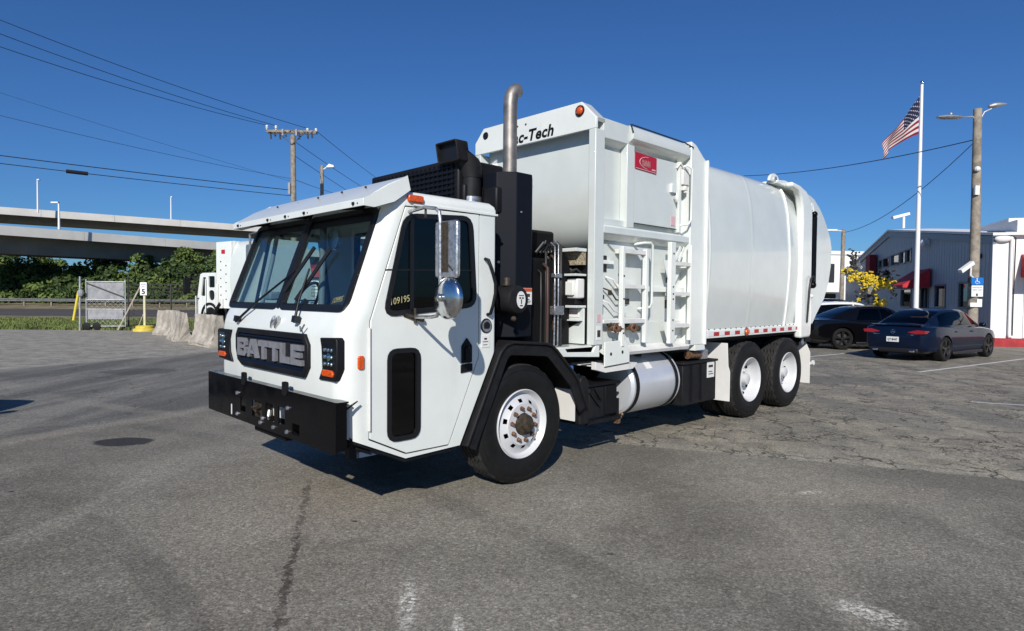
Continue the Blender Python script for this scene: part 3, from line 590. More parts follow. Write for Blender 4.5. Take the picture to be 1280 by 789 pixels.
for k in range(3):
    P('hydraulic_hose', MB().tube([(1.04, .5 - .1 * k, 1.98), (.98, .45 - .08 * k, 1.93), (1.0, .36 - .08 * k, 1.96), (1.05, .3 - .06 * k, 1.92)], .012, 6), 'hose_black' if k else 'brushed_steel', sm=60)
# ---- hopper side
HS = .03
P('hopper_side_wall', MB().box(1.20, 2.9, .12, .14, 1.15, 3.42), 'white_body')
P('top_rail', MB().prism([(.03, 3.30), (.03, 3.49), (.06, 3.50), (.20, 3.50), (.20, 3.24), (.119, 3.24)], 'x', 1.2005, 1.64), 'white_body', bev=.004)
P('top_rail', MB().prism([(-.01, 3.36), (-.01, 3.43), (.04, 3.505), (.20, 3.51), (.20, 3.28), (.115, 3.28)], 'x', 1.66, 2.84), 'white_body', bev=.004)
P('roof_drip_strip', MB().tube([(1.655, -.012, 3.42), (1.67, .03, 3.515), (1.80, .05, 3.525), (2.80, .05, 3.522), (2.90, -.01, 3.47)], .009, 6), 'sticker_black')
P('side_post', MB().box(1.61, 1.742, .028, .119, 2.42, 3.30), 'white_body', bev=.006)
P('panel_sill', MB().box(1.2005, 1.609, .06, .119, 2.425, 2.49), 'white_body', bev=.004)
P('mid_rail', MB().prism([(.012, 2.335), (.012, 2.40), (.03, 2.419), (.119, 2.419), (.119, 2.27), (.09, 2.27)], 'x', 1.2005, 2.87), 'white_body', bev=.004)
sd = P('side_door', MB().prism(rpoly([(1.785, 2.485), (2.66, 2.485), (2.66, 3.262), (1.785, 3.245)], .02), 'y', .066, .118), 'white_body', bev=.006)
sd['label'] = 'flat white access door with dark red sign'
part('door_hinge', MB().tube([(1.768, .06, 2.48), (1.768, .06, 3.25)], .010, 8), 'white_paint', sd)
part('door_edge_strip', MB().box(1.80, 2.66, .060, .0655, 2.478, 2.487), 'black_gasket', sd)
part('door_frame_bar', MB().box(2.68, 2.72, .04, .119, 2.45, 3.28), 'white_paint', sd)
sg = part('maker_sign', MB().prism(rpoly([(1.80, 3.075), (2.215, 3.065), (2.215, 3.245), (1.80, 3.255)], .012), 'y', .058, .0655), 'sticker_red', sd)
part('door_latch', MB().box(2.50, 2.60, .03, .0655, 2.90, 3.0).tube([(2.56, .03, 2.86), (2.60, .02, 2.80), (2.63, .04, 2.84), (2.63, .06, 2.93)], .013, 8), 'white_paint', sd, bev=.006)
part('door_sticker', MB().box(2.54, 2.63, .060, .0655, 2.52, 2.63), 'sticker_pink', sd)
P('sign_lettering', text_mb('KANN', lambda u, v, w: (1.93 + u, .0565, 3.125 + v), .088, offset=.004, width=.155), 'sticker_pink')
arc = [(1.845 + .095 * (1 - math.cos(t)) - .0, .0555, 3.16 + .062 * math.sin(t)) for t in [R(-100 + 20 * k) for k in range(0)]]
swo = [(2.05 - .17 * math.cos(R(a)), .056, 3.16 + .066 * math.sin(R(a))) for a in range(-80, 100, 12)]
P('sign_swoosh', MB().tube(swo, .004, 6).bar((1.81, .056, 3.083), (2.205, .056, 3.075), .004, .006).box(2.12, 2.19, .0555, .0575, 3.095, 3.11), 'sticker_pink')
P('grab_rail', MB().tube([(2.72, .06, 3.22), (2.74, -.03, 3.23), (2.80, -.05, 3.20), (2.80, -.05, 2.60), (2.78, -.03, 2.55), (2.70, .06, 2.53)], .015, 8), 'white_paint', sm=60)
P('rail_bracket', MB().box(2.73, 2.86, .02, .12, 3.02, 3.22).tube([(2.74, .02, 3.2), (2.68, .03, 3.26), (2.64, .06, 3.2)], .014, 6).box(2.74, 2.80, .0, .06, 2.95, 3.0), 'white_dirty', bev=.006)
cp = [(2.872, 1.10), (3.24, 1.10), (3.24, 3.36), (3.16, 3.40), (2.98, 3.52), (2.872, 3.545)]
P('rear_post', MB().prism(cp, 'y', .0, .20), 'white_paint', bev=.008)
P('rear_post_flange', MB().prism([(3.225, 1.10), (3.245, 1.10), (3.245, 3.36), (3.225, 3.37)], 'y', -.03, -.001), 'white_paint')
P('post_cap', MB().box(3.02, 3.26, -.005, .3, 1.03, 1.098), 'white_paint', bev=.004)
# ladders
def ladder(x0, x1, z0, z1, rungs, yy=-.03, wide=.045):
    l = P('ladder', MB().box(x0, x0 + wide, yy, yy + .05, z0, z1).box(x1, x1 + .045, yy, yy + .05, z0 + .02, z1 - .01), 'white_paint', bev=.004)
    for z in rungs: part('rung', MB().box(x0 + wide, x1, yy + .005, yy + .13, z - .03, z + .012).box(x0 + wide, x1, yy + .125, yy + .135, z - .03, z + .02), 'white_dirty', l)
    return l
l1 = ladder(1.475, 1.905, 1.16, 2.21, (2.17, 1.80, 1.43))
for z in (1.3, 1.66, 1.9): part('bolt', MB().sph((1.497, -.032, z), .010, 8, 5), 'hub_dark', l1)
l2 = ladder(2.36, 2.80, 1.15, 2.31, (2.08, 1.73, 1.36), -.06, .10)
for z in (1.3, 1.42, 1.66, 1.72, 1.8, 2.18): part('bolt', MB().sph((2.41, -.062, z), .011, 8, 5), 'hub_dark', l2)
for z in (1.30, 2.0): [part('ladder_gusset', MB().prism(q, 'y', y0, y0 + .01), 'white_paint', l2) for q, y0 in (([(2.25, z + .10), (2.36, z + .10), (2.36, z - .12)], -.03), ([(2.845, z + .10), (2.93, z + .10), (2.845, z - .12)], -.03), ([(2.5, z + .02), (2.78, z + .02), (2.64, z - .14)], .05))]
part('ladder_brace', MB().bar((2.55, .0, 2.12), (2.66, .0, 2.27), .012, .04).bar((2.62, .0, 2.10), (2.74, .0, 2.27), .012, .03), 'white_paint', l2)
P('grab_rail', MB().tube([(1.86, .10, 2.26), (1.88, -.02, 2.27), (1.97, -.04, 2.275), (2.0, -.045, 2.25), (2.0, -.045, 1.62), (1.99, -.03, 1.57), (1.95, .10, 1.55)], .014, 8), 'white_paint', sm=60)
P('lower_side_panel', MB().box(1.2005, 2.87, .098, .119, 1.12, 1.40), 'white_body', bev=.004)
for q in ((1.2005, 1.46, .07, .119, 2.02, 2.06), (2.05, 2.87, .06, .119, 1.74, 1.80)): P('side_stiffener', MB().box(*q), 'white_paint', bev=.004)
P('lower_step_rail', MB().box(1.2005, 1.95, .0, .097, 1.405, 1.445).prism([(-.02, 1.10), (.119, 1.16), (.119, 1.118), (.0, 1.06)], 'x', 1.25, 2.87), 'white_dirty', bev=.004)
for i, (x, z) in enumerate(((1.38, 1.355), (1.69, 1.35))):
    v = P('drain_valve', MB().tube([(x - .06, .02, z), (x + .09, .0, z - .01)], .028, 10), 'brass', sm=50)
    part('valve_wheel', MB().lathe([(.015, 0), (.042, -.005), (.05, .01), (.042, .02), (.015, .012)], (x - .02, -.045, z), 'y', 14), 'rust', v, sm=40)
    part('valve_nut', MB().tube([(x + .09, .0, z - .01), (x + .125, .0, z - .012)], .034, 6).sph((x - .06, .02, z + .04), .03, 8, 6), 'hub_dark', v)
for (x, z, w, h, m) in ((1.33, 1.94, .055, .17, 'sticker_black'), (1.245, 1.50, .09, .10, 'hub_dark'), (1.60, 1.58, .10, .10, 'sticker_white'), (1.72, 1.60, .08, .06, 'hub_dark'), (1.60, 1.90, .07, .03, 'hub_dark'), (1.30, 1.66, .05, .04, 'hub_dark'), (1.42, 1.70, .06, .05, 'hub_dark'), (2.08, 1.58, .05, .06, 'hub_dark'), (2.07, 1.70, .04, .05, 'hub_dark'), (2.52, 1.55, .16, .10, 'hub_dark'), (2.54, 1.85, .16, .06, 'hub_dark')):
    P('decal', MB().box(x, x + w, .112, .119, z, z + h), m)
for i in range(3):
    z0 = 1.50 + .12 * i; P('hose_fitting', MB().tube([(1.25 + .05 * i, .10, z0 + .15), (1.32 + .04 * i, .04, z0 + .12), (1.44 + .03 * i, .05, z0 + .03), (1.7 + .03 * i, .09, z0)], .009, 6), 'hub_dark' if i == 1 else 'white_dirty', sm=60)
P('column_sticker', MB().box(1.10, 1.16, .008, .0115, 1.42, 1.50), 'sticker_pink')
P('column_sticker', MB().box(1.095, 1.165, .008, .0115, 1.24, 1.38), 'sticker_white')
P('column_sticker', MB().box(1.105, 1.155, .0065, .008, 1.27, 1.34), 'hub_dark')
# bracket below the hopper corner
P('frame_bracket', MB().prism([(.52, 1.185), (.60, 1.10), (1.16, 1.065), (1.16, 1.185), (1.10, 1.185), (1.06, 1.12), (.66, 1.14), (.62, 1.185)], 'y', .02, .05), 'white_paint', bev=.004)
P('frame_bracket', MB().box(.55, 1.16, .051, .40, 1.17, 1.19), 'white_paint')
P('mount_plate', MB().prism([(1.20, 1.215), (1.55, 1.23), (1.63, 1.10), (1.63, .985), (1.20, .965)], 'y', -.02, -.005), 'white_paint', bev=.003)
P('mount_plate_holes', MB().lathe([(0, -.0225), (.018, -.0225)], (1.30, 0, 1.09), 'y', 12).lathe([(0, -.0225), (.018, -.0225)], (1.50, 0, 1.10), 'y', 12), 'black_gasket')
P('mount_shelf', MB().prism([(1.08, 1.02), (1.08, .94), (1.24, .90), (1.72, .905), (1.80, .95), (1.80, .97), (1.7, .965), (1.24, .955), (1.15, 1.0)], 'y', .0, .06).prism([(1.1, .02), (1.24, .0), (1.75, .0), (1.75, .4), (1.1, .4)], 'z', .966, .975), 'white_dirty', bev=.003)
# ---- fuel tank
tk = []
for x, r in ((1.76, .0), (1.765, .20), (1.78, .31), (1.81, .340), (1.84, .345), (2.70, .345), (2.73, .34), (2.76, .31), (2.775, .2), (2.78, .0)): tk.append((r, x))
tank = P('fuel_tank', MB().lathe(tk, (0, .37, .685), 'x', 48), 'aluminium', sm=35)
for x in (1.86, 2.66): part('tank_strap', MB().lathe([(.346, -.03), (.353, -.03), (.353, .03), (.346, .03)], (x, .37, .685), 'x', 48), 'black_rubber', tank, sm=35)
part('tank_bracket', MB().prism([(.72, .35), (.72, 1.02), (.45, 1.02), (.40, .90), (.62, .62)], 'x', 1.70, 1.75), 'chassis_black', tank)
part('fuel_cap', MB().lathe([(0, .05), (.05, .05), (.055, .04), (.055, 0)], (2.16, .25, 1.0), 'z', 16), 'black_rubber', tank, sm=40)
part('tank_rim', MB().lathe([(.345, 0), (.352, .0), (.352, .02), (.345, .02)], (2.70, .37, .685), 'x', 48), 'aluminium', tank, sm=35)
a0 = R(-118); part('tank_label', MB().loft([[(x, .37 + .3475 * math.cos(t), .685 - .3475 * math.sin(t)) for t in [R(-128 - 5 * k) for k in range(5)]] for x in (2.10, 2.22)], cap=False, close=False), 'sticker_white', tank)
# ---- tool box, filters
tb = P('tool_box', MB().box(2.84, 3.66, .05, .55, .36, .86), 'black_rubber', bev=.012)
part('box_lid', MB().box(2.82, 3.68, .03, .56, .861, .89), 'black_rubber', tb, bev=.008)
part('box_rib', MB().box(3.02, 3.05, .035, .049, .40, .85).box(3.25, 3.28, .035, .049, .40, .85), 'chassis_black', tb)
part('box_label', MB().box(3.42, 3.60, .043, .049, .66, .86), 'sticker_white', tb)
part('box_print', MB().box(3.45, 3.56, .0405, .043, .79, .82).box(3.45, 3.57, .0405, .043, .70, .71).box(3.45, 3.55, .0405, .043, .73, .74), 'hub_dark', tb)
P('hydraulic_filter', MB().tube([(3.02, .10, .97), (3.30, .10, .96)], .05, 12), 'brass', sm=50)
P('filter_bracket', MB().box(3.30, 3.46, .06, .25, .90, 1.0).tube([(3.3, .12, 1.0), (3.5, .1, 1.0), (3.55, .2, 1.05)], .02, 8), 'brushed_steel', bev=.006)
P('air_tank', MB().lathe([(0, 2.72), (.1, 2.73), (.13, 2.78), (.13, 3.6), (0, 3.65)], (0, .75, .62), 'x', 20), 'chassis_black', sm=40)
# ---- cargo body
YC = 1.17
def side_y(z):                                       # bulged flank
    return interp([(1.20, .045), (1.5, .01), (1.9, -.022), (2.25, -.032), (2.6, -.022), (2.95, .012), (3.15, .05), (3.27, .09)], z)
def ring(x, s=1.0, dy=0.0):
    h = [(side_y(z) + dy, z) for z in (1.20, 1.5, 1.75, 2.0, 2.25, 2.5, 2.75, 2.95, 3.1, 3.2, 3.27)]
    y0 = side_y(3.27) + dy; h += [(y0 + .035, 3.335), (y0 + .10, 3.39), (y0 + .20, 3.42), (y0 + .5, 3.435)]
    full = [(y, z) for y, z in h] + [(2 * YC - y, z) for y, z in reversed(h)]
    return [(x, y, z) for y, z in full]
xs = [3.241, 3.30, 3.7, 4.1, 4.5, 4.9, 5.3, 5.6, 5.75]
def bul(x): return -.012 * math.sin(math.pi * (x - 3.24) / 2.5)
body = P('cargo_body', MB().loft([ring(x, dy=bul(x)) for x in xs]), 'white_body', sm=40)
def rib(x, d=.012, w=.03):
    a = [(x, y, z) for _, y, z in ring(x)][:15]; mb = MB()
    mb.loft([[(x - w / 2, y + bul(x) - .001, z) for _, y, z in a], [(x - w / 4, y + bul(x) - d, z + d * .3) for _, y, z in a], [(x + w / 4, y + bul(x) - d, z + d * .3) for _, y, z in a], [(x + w / 2, y + bul(x) - .001, z) for _, y, z in a]], cap=False, close=False); return mb
P('body_rib', rib(5.72, .02, .04), 'white_paint', sm=40)
P('body_seam', rib(4.46, .004, .10), 'white_body', sm=60)
P('body_seam', rib(3.30, .012, .05), 'white_body', sm=60)
rl = P('body_rail', MB().prism([(.012, 1.165), (.012, 1.262), (.045, 1.29), (.2, 1.29), (.2, 1.165)], 'x', 3.25, 6.56), 'white_paint', bev=.004)
for k in range(21): part('rail_bolt', MB().sph((3.4 + k * .148, .022, 1.275), .010, 8, 5), 'hub_dark', rl)
for k in range(22):
    part('reflector_tape', MB().box(3.36 + k * .145, 3.36 + k * .145 + .1445, .008, .0115, 1.19, 1.24), 'tape_red' if k % 2 == 1 else 'tape_white', rl)
part('side_light', MB().lathe([(0, -.03), (.03, -.028), (.045, -.015), (.048, 0)], (4.42, .008, 1.215), 'y', 16), 'amber', rl, sm=50)
part('side_light_ring', MB().lathe([(.048, -.012), (.060, -.010), (.062, 0)], (4.42, .008, 1.215), 'y', 16), 'rust', rl, sm=50)
P('rail_underside', MB().box(3.3, 6.5, .2, 2.1, 1.10, 1.20), 'chassis_black')
# ---- tailgate
def ring2(x, t):
    a = ring(5.75); return [(x, lerp(p[1], p[1] + .0, t), lerp(p[2], p[2], t)) for p in a]
P('tailgate_collar', MB().loft([ring(5.752, dy=-.002), [(6.05, p[1] + .03, p[2] - .02 if p[2] > 2 else p[2]) for p in ring(0)], [(6.30, p[1] + .05, p[2] - .05 if p[2] > 3 else p[2]) for p in ring(0)]]), 'white_body', sm=50)
tg = [(6.25, 1.22), (6.80, 1.22), (6.97, 1.26), (7.11, 1.39), (7.46, 1.66), (7.66, 1.93), (7.76, 2.25), (7.775, 2.57), (7.70, 2.74), (7.56, 2.90), (7.38, 3.07), (7.18, 3.21), (6.92, 3.335), (6.58, 3.40), (6.25, 3.41)]
tgs = []
for (a, b), (c, d) in zip(tg, tg[1:]):
    for k in range(3): tgs.append((lerp(a, c, k / 3), lerp(b, d, k / 3)))
tgs.append(tg[-1])
P('tailgate', MB().prism(tgs, 'y', .065, 2.27), 'white_body', bev=.02)
fr = [(6.18, 1.06), (6.56, 1.06), (6.575, 2.2), (6.565, 3.02), (6.53, 3.16), (6.45, 3.27), (6.30, 3.37), (6.05, 3.425), (5.74, 3.445), (5.74, 3.37), (5.98, 3.34), (6.10, 3.24), (6.16, 3.08), (6.18, 2.85)]
P('tailgate_post', MB().prism(fr, 'y', -.05, .064), 'white_paint', bev=.03, seg=3)
cr = [(5.45, 3.44), (5.75, 3.475), (6.05, 3.455), (6.32, 3.40), (6.48, 3.30), (6.56, 3.17), (6.56, 3.10), (6.40, 3.24), (6.05, 3.36), (5.45, 3.40)]
P('tailgate_crown', MB().prism(cr, 'y', .0645, 2.3), 'white_paint', bev=.012)
ear = P('hinge_ear', MB().prism([(5.28 + .17 * math.cos(R(a)) + .17, 3.42 + .12 * math.sin(R(a))) for a in range(0, 181, 15)], 'y', .10, .14), 'white_paint', bev=.006)
part('hinge_pin', MB().lathe([(0, -.02), (.035, -.02), (.035, .06)], (5.45, .10, 3.46), 'y', 16), 'brushed_steel', ear, sm=40)
P('tailgate_cylinder', MB().tube([(6.66, -.03, 1.93), (6.66, -.03, 3.0)], .052, 14).sph((6.665, -.03, 3.04), .055, 10, 7).sph((6.66, -.03, 1.90), .06, 10, 7), 'black_paint', sm=50)
P('cylinder_rod', MB().tube([(6.66, -.02, 3.05), (6.62, -.01, 3.17)], .025, 10).box(6.58, 6.66, -.03, .03, 3.10, 3.22), 'white_paint')
P('tailgate_hose', MB().tube([(6.62, -.06, 1.95), (6.54, -.085, 2.04), (6.46, -.085, 2.0), (6.42, -.075, 1.82), (6.40, -.065, 1.5), (6.38, -.06, 1.3)], .017, 8), 'hose_black', sm=60)
P('tailgate_latch', MB().box(6.58, 6.66, -.03, .06, 1.68, 1.76).tube([(6.60, -.02, 1.75), (6.63, -.02, 1.45), (6.60, -.02, 1.1)], .014, 8).sph((6.62, -.03, 1.72), .035, 8, 6), 'white_dirty', bev=.004)
P('under_ride_guard', MB().box(6.55, 6.80, .03, .20, .98, 1.05).box(6.5, 6.9, .2, 2.1, .9, 1.2), 'chassis_black')
P('tail_light', MB().lathe([(.0, -.02), (.045, -.018), (.055, 0)], (6.53, .06, .99), 'y', 14), 'brushed_steel', sm=40)
# mud flaps
P('mud_flap', MB().prism([(-.02, .31), (.34, .31), (.34, 1.08), (.02, 1.08), (.005, .78), (-.02, .70)], 'x', 3.90, 3.912), 'white_dirty', bev=.002)
P('mud_flap', MB().prism([(.02, .29), (.62, .29), (.62, .98), (.10, .98), (.02, .80)], 'x', 6.76, 6.772), 'white_dirty', bev=.002)
P('tow_eye', MB().lathe([(.02, -.015), (.04, -.015), (.04, .015), (.02, .015), (.02, -.015)], (6.90, .02, .62), 'y', 14).box(6.77, 6.86, .01, .03, .60, .64), 'white_dirty')

# ================================================================== ground
def asphalt():
    m, n, o = newmat('asphalt'); b = NB(n); p = n.nodes.new('ShaderNodeBsdfPrincipled'); n.links.new(p.outputs[0], o.inputs[0])
    sx = n.nodes.new('ShaderNodeSeparateXYZ'); b.link(b.tc.outputs['Object'], sx.inputs[0]); X, Y = sx.outputs[0], sx.outputs[1]
    lin = lambda a, c, k: b.m('ADD', b.m('ADD', b.m('MULTIPLY', X, a), b.m('MULTIPLY', Y, c)), k)
    wob = b.m('MULTIPLY', b.m('SUBTRACT', b.noise(1.3, 5, .6), .5), .5); wob2 = b.m('MULTIPLY', b.m('SUBTRACT', b.noise(4.0, 4, .6), .5), .16)
    fine = b.noise(170, 2, .6); med = b.noise(45, 3, .6); big = b.noise(.55, 5, .6); mid = b.noise(2.2, 5, .62); huge = b.noise(.12, 3)
    streak = b.noise(1.6, 5, .6, vec=b.map((1, .16, 1), rot=(0, 0, R(-24))))
    # tones
    near = b.mix(b.ramp(big, .38, .64), (.150, .139, .123), (.245, .228, .203))
    near = b.mix(b.ramp(mid, .45, .75, 0, .55), near, (.162, .153, .141))
    near = b.mix(b.ramp(streak, .54, .72, 0, .6), near, (.30, .28, .25))
    strip = b.mix(b.ramp(streak, .38, .66), (.115, .112, .108), (.215, .206, .195))
    far = b.mix(b.ramp(mid, .35, .65), (.215, .203, .187), (.34, .32, .295))
    old = b.mix(b.ramp(mid, .35, .68), (.31, .28, .236), (.185, .17, .148)); old = b.mix(b.ramp(streak, .45, .7, 0, .75), old, (.155, .15, .143))
    old = b.mix(b.ramp(huge, .5, .66, 0, .5), old, (.125, .124, .124))
    d1 = b.m('ADD', lin(-.87, .5, 0), b.m('MULTIPLY', wob, .8))
    c = b.mix(b.ramp(d1, 8.30, 8.52), near, strip); c = b.mix(b.ramp(d1, 16.2, 16.7), c, far)
    edge1 = b.m('MULTIPLY', b.ramp(d1, 8.15, 8.35), b.ramp(d1, 8.5, 8.75, 1, 0)); c = b.mix(b.m('MULTIPLY', edge1, .5), c, (.29, .262, .23))
    s = b.m('ADD', lin(.349, .937, -.349 * 1.29 - .937 * 7.11), wob2); right = b.ramp(X, .2, 1.0)
    om = b.m('MULTIPLY', b.ramp(s, -.03, .03), right); c = b.mix(om, c, old)
    lip = b.m('MULTIPLY', b.m('MULTIPLY', b.ramp(s, .0, .06), b.ramp(s, .10, .35, 1, 0)), right); c = b.mix(b.m('MULTIPLY', lip, .55), c, (.33, .31, .275))
    # cracks in the old surface
    dv = n.nodes.new('ShaderNodeVectorMath'); dv.operation = 'ADD'; nz = n.nodes.new('ShaderNodeTexNoise'); nz.inputs['Scale'].default_value = 2.4; nz.inputs['Detail'].default_value = 5
    b.link(b.tc.outputs['Object'], nz.inputs['Vector']); sc = n.nodes.new('ShaderNodeVectorMath'); sc.operation = 'SCALE'; sc.inputs['Scale'].default_value = .85; b.link(nz.outputs['Color'], sc.inputs[0])
    b.link(b.tc.outputs['Object'], dv.inputs[0]); b.link(sc.outputs[0], dv.inputs[1])
    def crack(scale, w, rot=0, sy=1.0):
        v = n.nodes.new('ShaderNodeTexVoronoi'); v.feature = 'DISTANCE_TO_EDGE'; v.inputs['Scale'].default_value = scale
        b.link(b.map((1, sy, 1), rot=(0, 0, rot), src=dv.outputs[0]), v.inputs['Vector']); return b.ramp(v.outputs['Distance'], w * .3, w, 1, 0)
    ck = b.m('MAXIMUM', b.m('MULTIPLY', crack(1.7, .024, R(20), .62), b.ramp(b.noise(1.6, 4), .36, .50)), b.m('MULTIPLY', crack(4.8, .034), b.ramp(b.noise(.8, 3), .48, .60)))
    ckm = b.m('MULTIPLY', ck, b.m('MULTIPLY', om, b.ramp(Y, 14, 24, 1, .3)))
    ck2 = b.m('MULTIPLY', b.m('MULTIPLY', crack(.33, .006), b.ramp(d1, 8.4, 8.9)), .6); ckm = b.m('MAXIMUM', ckm, b.m('MULTIPLY', ck2, b.ramp(X, -1, 0, 1, 0)))
    c = b.mix(b.m('MULTIPLY', ckm, .85), c, (.03, .027, .023))
    # tar-sealed joint running to the camera, oval patch, spills
    t = lin(.968, .250, .968 * 1.79 - .250 * 5.52); tb = b.m('ABSOLUTE', b.m('ADD', t, b.m('ADD', b.m('MULTIPLY', wob2, .7), b.m('MULTIPLY', b.m('SUBTRACT', b.noise(13, 3, .6), .5), .11))))
    tj = b.m('MULTIPLY', b.m('MULTIPLY', b.ramp(tb, .020, .030, 1, 0), b.ramp(b.noise(17, 3, .7), .41, .46)), b.ramp(Y, 5.5, 5.75, 1, 0)); c = b.mix(b.m('MULTIPLY', tj, .9), c, (.022, .019, .017))
    hal = b.m('MULTIPLY', b.ramp(tb, .1, 1.0, 1, 0), b.ramp(Y, 5.6, 6.6, 1, 0)); c = b.mix(b.m('MULTIPLY', hal, .13), c, (.40, .34, .30))
    def blob(x, y, rx, ry, col, k, rot=0, nz=.35):
        global_ = None; cr, sr = math.cos(rot), math.sin(rot)
        u_ = b.m('MULTIPLY', lin(cr, sr, -cr * x - sr * y), 1 / rx); v_ = b.m('MULTIPLY', lin(-sr, cr, sr * x - cr * y), 1 / ry)
        r = b.m('SQRT', b.m('ADD', b.m('MULTIPLY', u_, u_), b.m('MULTIPLY', v_, v_))); r = b.m('ADD', r, b.m('MULTIPLY', b.m('SUBTRACT', b.noise(5, 4, .6), .5), nz * 2))
        return b.mix(b.ramp(r, .85, 1.08, k, 0), c, col)
    c = blob(-4.37, 7.05, .34, .22, (.030, .029, .028), .95, nz=.25)
    c = blob(-8.0, 13.5, .8, .6, (.055, .055, .055), .6, nz=.8)
    c = blob(10.9, 9.8, 3.0, 1.5, (.09, .09, .093), .55, nz=.7); c = blob(6.5, 13.0, 1.6, .7, (.10, .098, .095), .5, nz=.8)
    c = blob(.2, 2.2, 1.2, 4.5, (.29, .275, .25), .25, rot=.15, nz=.9); c = blob(-1.0, 4.9, 1.4, .7, (.31, .27, .24), .25, nz=.8); c = blob(2.5, 5.4, 1.2, .35, (.30, .262, .23), .3, nz=.9)
    def arc(x, y, r0, w, k, col):
        dx, dy = b.m('SUBTRACT', X, x), b.m('SUBTRACT', Y, y); rr = b.m('SQRT', b.m('ADD', b.m('MULTIPLY', dx, dx), b.m('MULTIPLY', dy, dy))); e_ = b.m('ABSOLUTE', b.m('SUBTRACT', rr, r0))
        return b.mix(b.m('MULTIPLY', b.ramp(e_, w * .4, w, 1, 0), b.ramp(b.noise(.7, 4, .6), .40, .62, 0, k)), c, col)
    c = arc(-9, -3, 9.6, .16, .42, (.085, .080, .074)); c = arc(-9, -3, 11.7, .16, .40, (.085, .080, .074)); c = arc(9, -4, 9.0, .17, .40, (.085, .08, .074)); c = arc(9, -4, 6.9, .17, .36, (.085, .08, .074)); c = arc(4, 28, 21.2, .2, .35, (.30, .28, .25))
    # scuffed white paint remnants
    def scuff(x, y, rx, ry, rot):
        cr, sr = math.cos(rot), math.sin(rot); u_ = b.m('MULTIPLY', lin(cr, sr, -cr * x - sr * y), 1 / rx); v_ = b.m('MULTIPLY', lin(-sr, cr, sr * x - cr * y), 1 / ry)
        r = b.m('SQRT', b.m('ADD', b.m('MULTIPLY', u_, u_), b.m('MULTIPLY', v_, v_)))
        return b.mix(b.m('MULTIPLY', b.ramp(r, .3, 1.0, 1, 0), b.ramp(b.noise(24, 5, .75), .44, .56, 0, .85)), c, (.62, .60, .57))
    c = scuff(1.92, 3.30, .26, .15, 2.3); c = scuff(-.55, 3.35, .07, .42, 0.12); c = scuff(-.26, 3.15, .04, .2, .1); c = scuff(4.1, 4.6, .12, .04, .3); c = scuff(2.6, 5.4, .2, .06, .3)
    # spots: gum, oil drips
    v = n.nodes.new('ShaderNodeTexVoronoi'); v.inputs['Scale'].default_value = 1.7; v.inputs['Randomness'].default_value = 1; b.link(b.map((1, 1.6, 1)), v.inputs['Vector'])
    c = b.mix(b.m('MULTIPLY', b.ramp(v.outputs['Distance'], .035, .06, 1, 0), b.ramp(mid, .45, .55)), c, (.03, .028, .026))
    v2 = n.nodes.new('ShaderNodeTexVoronoi'); v2.inputs['Scale'].default_value = 2.6; b.link(b.map((1, 1, 1), loc=(3.3, 1.7, 0)), v2.inputs['Vector'])
    c = b.mix(b.m('MULTIPLY', b.ramp(v2.outputs['Distance'], .018, .03, 1, 0), b.ramp(big, .42, .5)), c, (.55, .54, .50))
    # aggregate speckle
    def stones(scale, k, off):
        v_ = n.nodes.new('ShaderNodeTexVoronoi'); v_.inputs['Scale'].default_value = scale; b.link(b.map(loc=off), v_.inputs['Vector']); q = n.nodes.new('ShaderNodeSeparateColor'); b.link(v_.outputs['Color'], q.inputs[0])
        return q.outputs[0], v_.outputs['Distance']
    s1, e1 = stones(80, 1, (0, 0, 0)); s2, e2 = stones(42, 1, (5.2, 1.3, 0)); s3, e3 = stones(150, 1, (1.2, 7.3, 0))
    sp_ = b.m('MULTIPLY', b.m('MULTIPLY', b.ramp(s1, .0, 1.0, .76, 1.22), b.ramp(s2, .0, 1.0, .88, 1.12)), b.m('MULTIPLY', b.ramp(s3, 0, 1, .78, 1.22), b.ramp(med, .3, .7, .86, 1.13)))
    sp_ = b.m('ADD', sp_, b.ramp(s1, .95, 1.0, 0, .45))
    wm = n.nodes.new('ShaderNodeCombineColor'); [b.link(b.m('MULTIPLY', sp_, k_), wm.inputs[i_]) for i_, k_ in enumerate((1.065, 1.055, .965))]
    mm = n.nodes.new('ShaderNodeMix'); mm.data_type = 'RGBA'; mm.blend_type = 'MULTIPLY'; mm.inputs[0].default_value = 1.0; b.link(c, mm.inputs[6]); b.link(wm.outputs[0], mm.inputs[7]); c = mm.outputs[2]
    n.links.new(c, p.inputs['Base Color']); p.inputs['Roughness'].default_value = .82; p.inputs['Specular IOR Level'].default_value = .35
    h = b.m('ADD', b.m('ADD', b.m('MULTIPLY', s1, .5), b.m('MULTIPLY', med, .8)), b.m('MULTIPLY', b.m('MAXIMUM', ckm, 0), -2.0))
    n.links.new(b.bump(h, .6, .006), p.inputs['Normal']); MATS['asphalt'] = m
asphalt()
def strip(poly, z): return MB().add([(x, y, z) for x, y in poly], [tuple(range(len(poly)))])
def rect(x0, x1, y0, y1, z): return strip([(x0, y0), (x1, y0), (x1, y1), (x0, y1)], z)
pm('far_ground', (.16, .14, .09), .95, var=.3, vscale=.2)
pm('grass', (.13, .165, .045), .95, var=.35, vscale=.8, dirt=.6, dirtcol=(.24, .20, .10), dscale=1.2)
pm('dry_verge', (.20, .17, .10), .95, var=.3, vscale=.5, dirt=.4, dirtcol=(.09, .10, .04), dscale=.7)
pm('road_asphalt', (.075, .066, .06), .85, var=.2, vscale=.3)
pm('concrete', (.40, .38, .34), .85, var=.12, vscale=1.5, dirt=.5, dirtcol=(.16, .14, .12), dscale=2.2, streak=True, bump=.3, bscale=25)
pm('bridge_concrete', (.64, .62, .57), .85, var=.08, vscale=.3, dirt=.35, dirtcol=(.36, .33, .29), dscale=.5, streak=True)
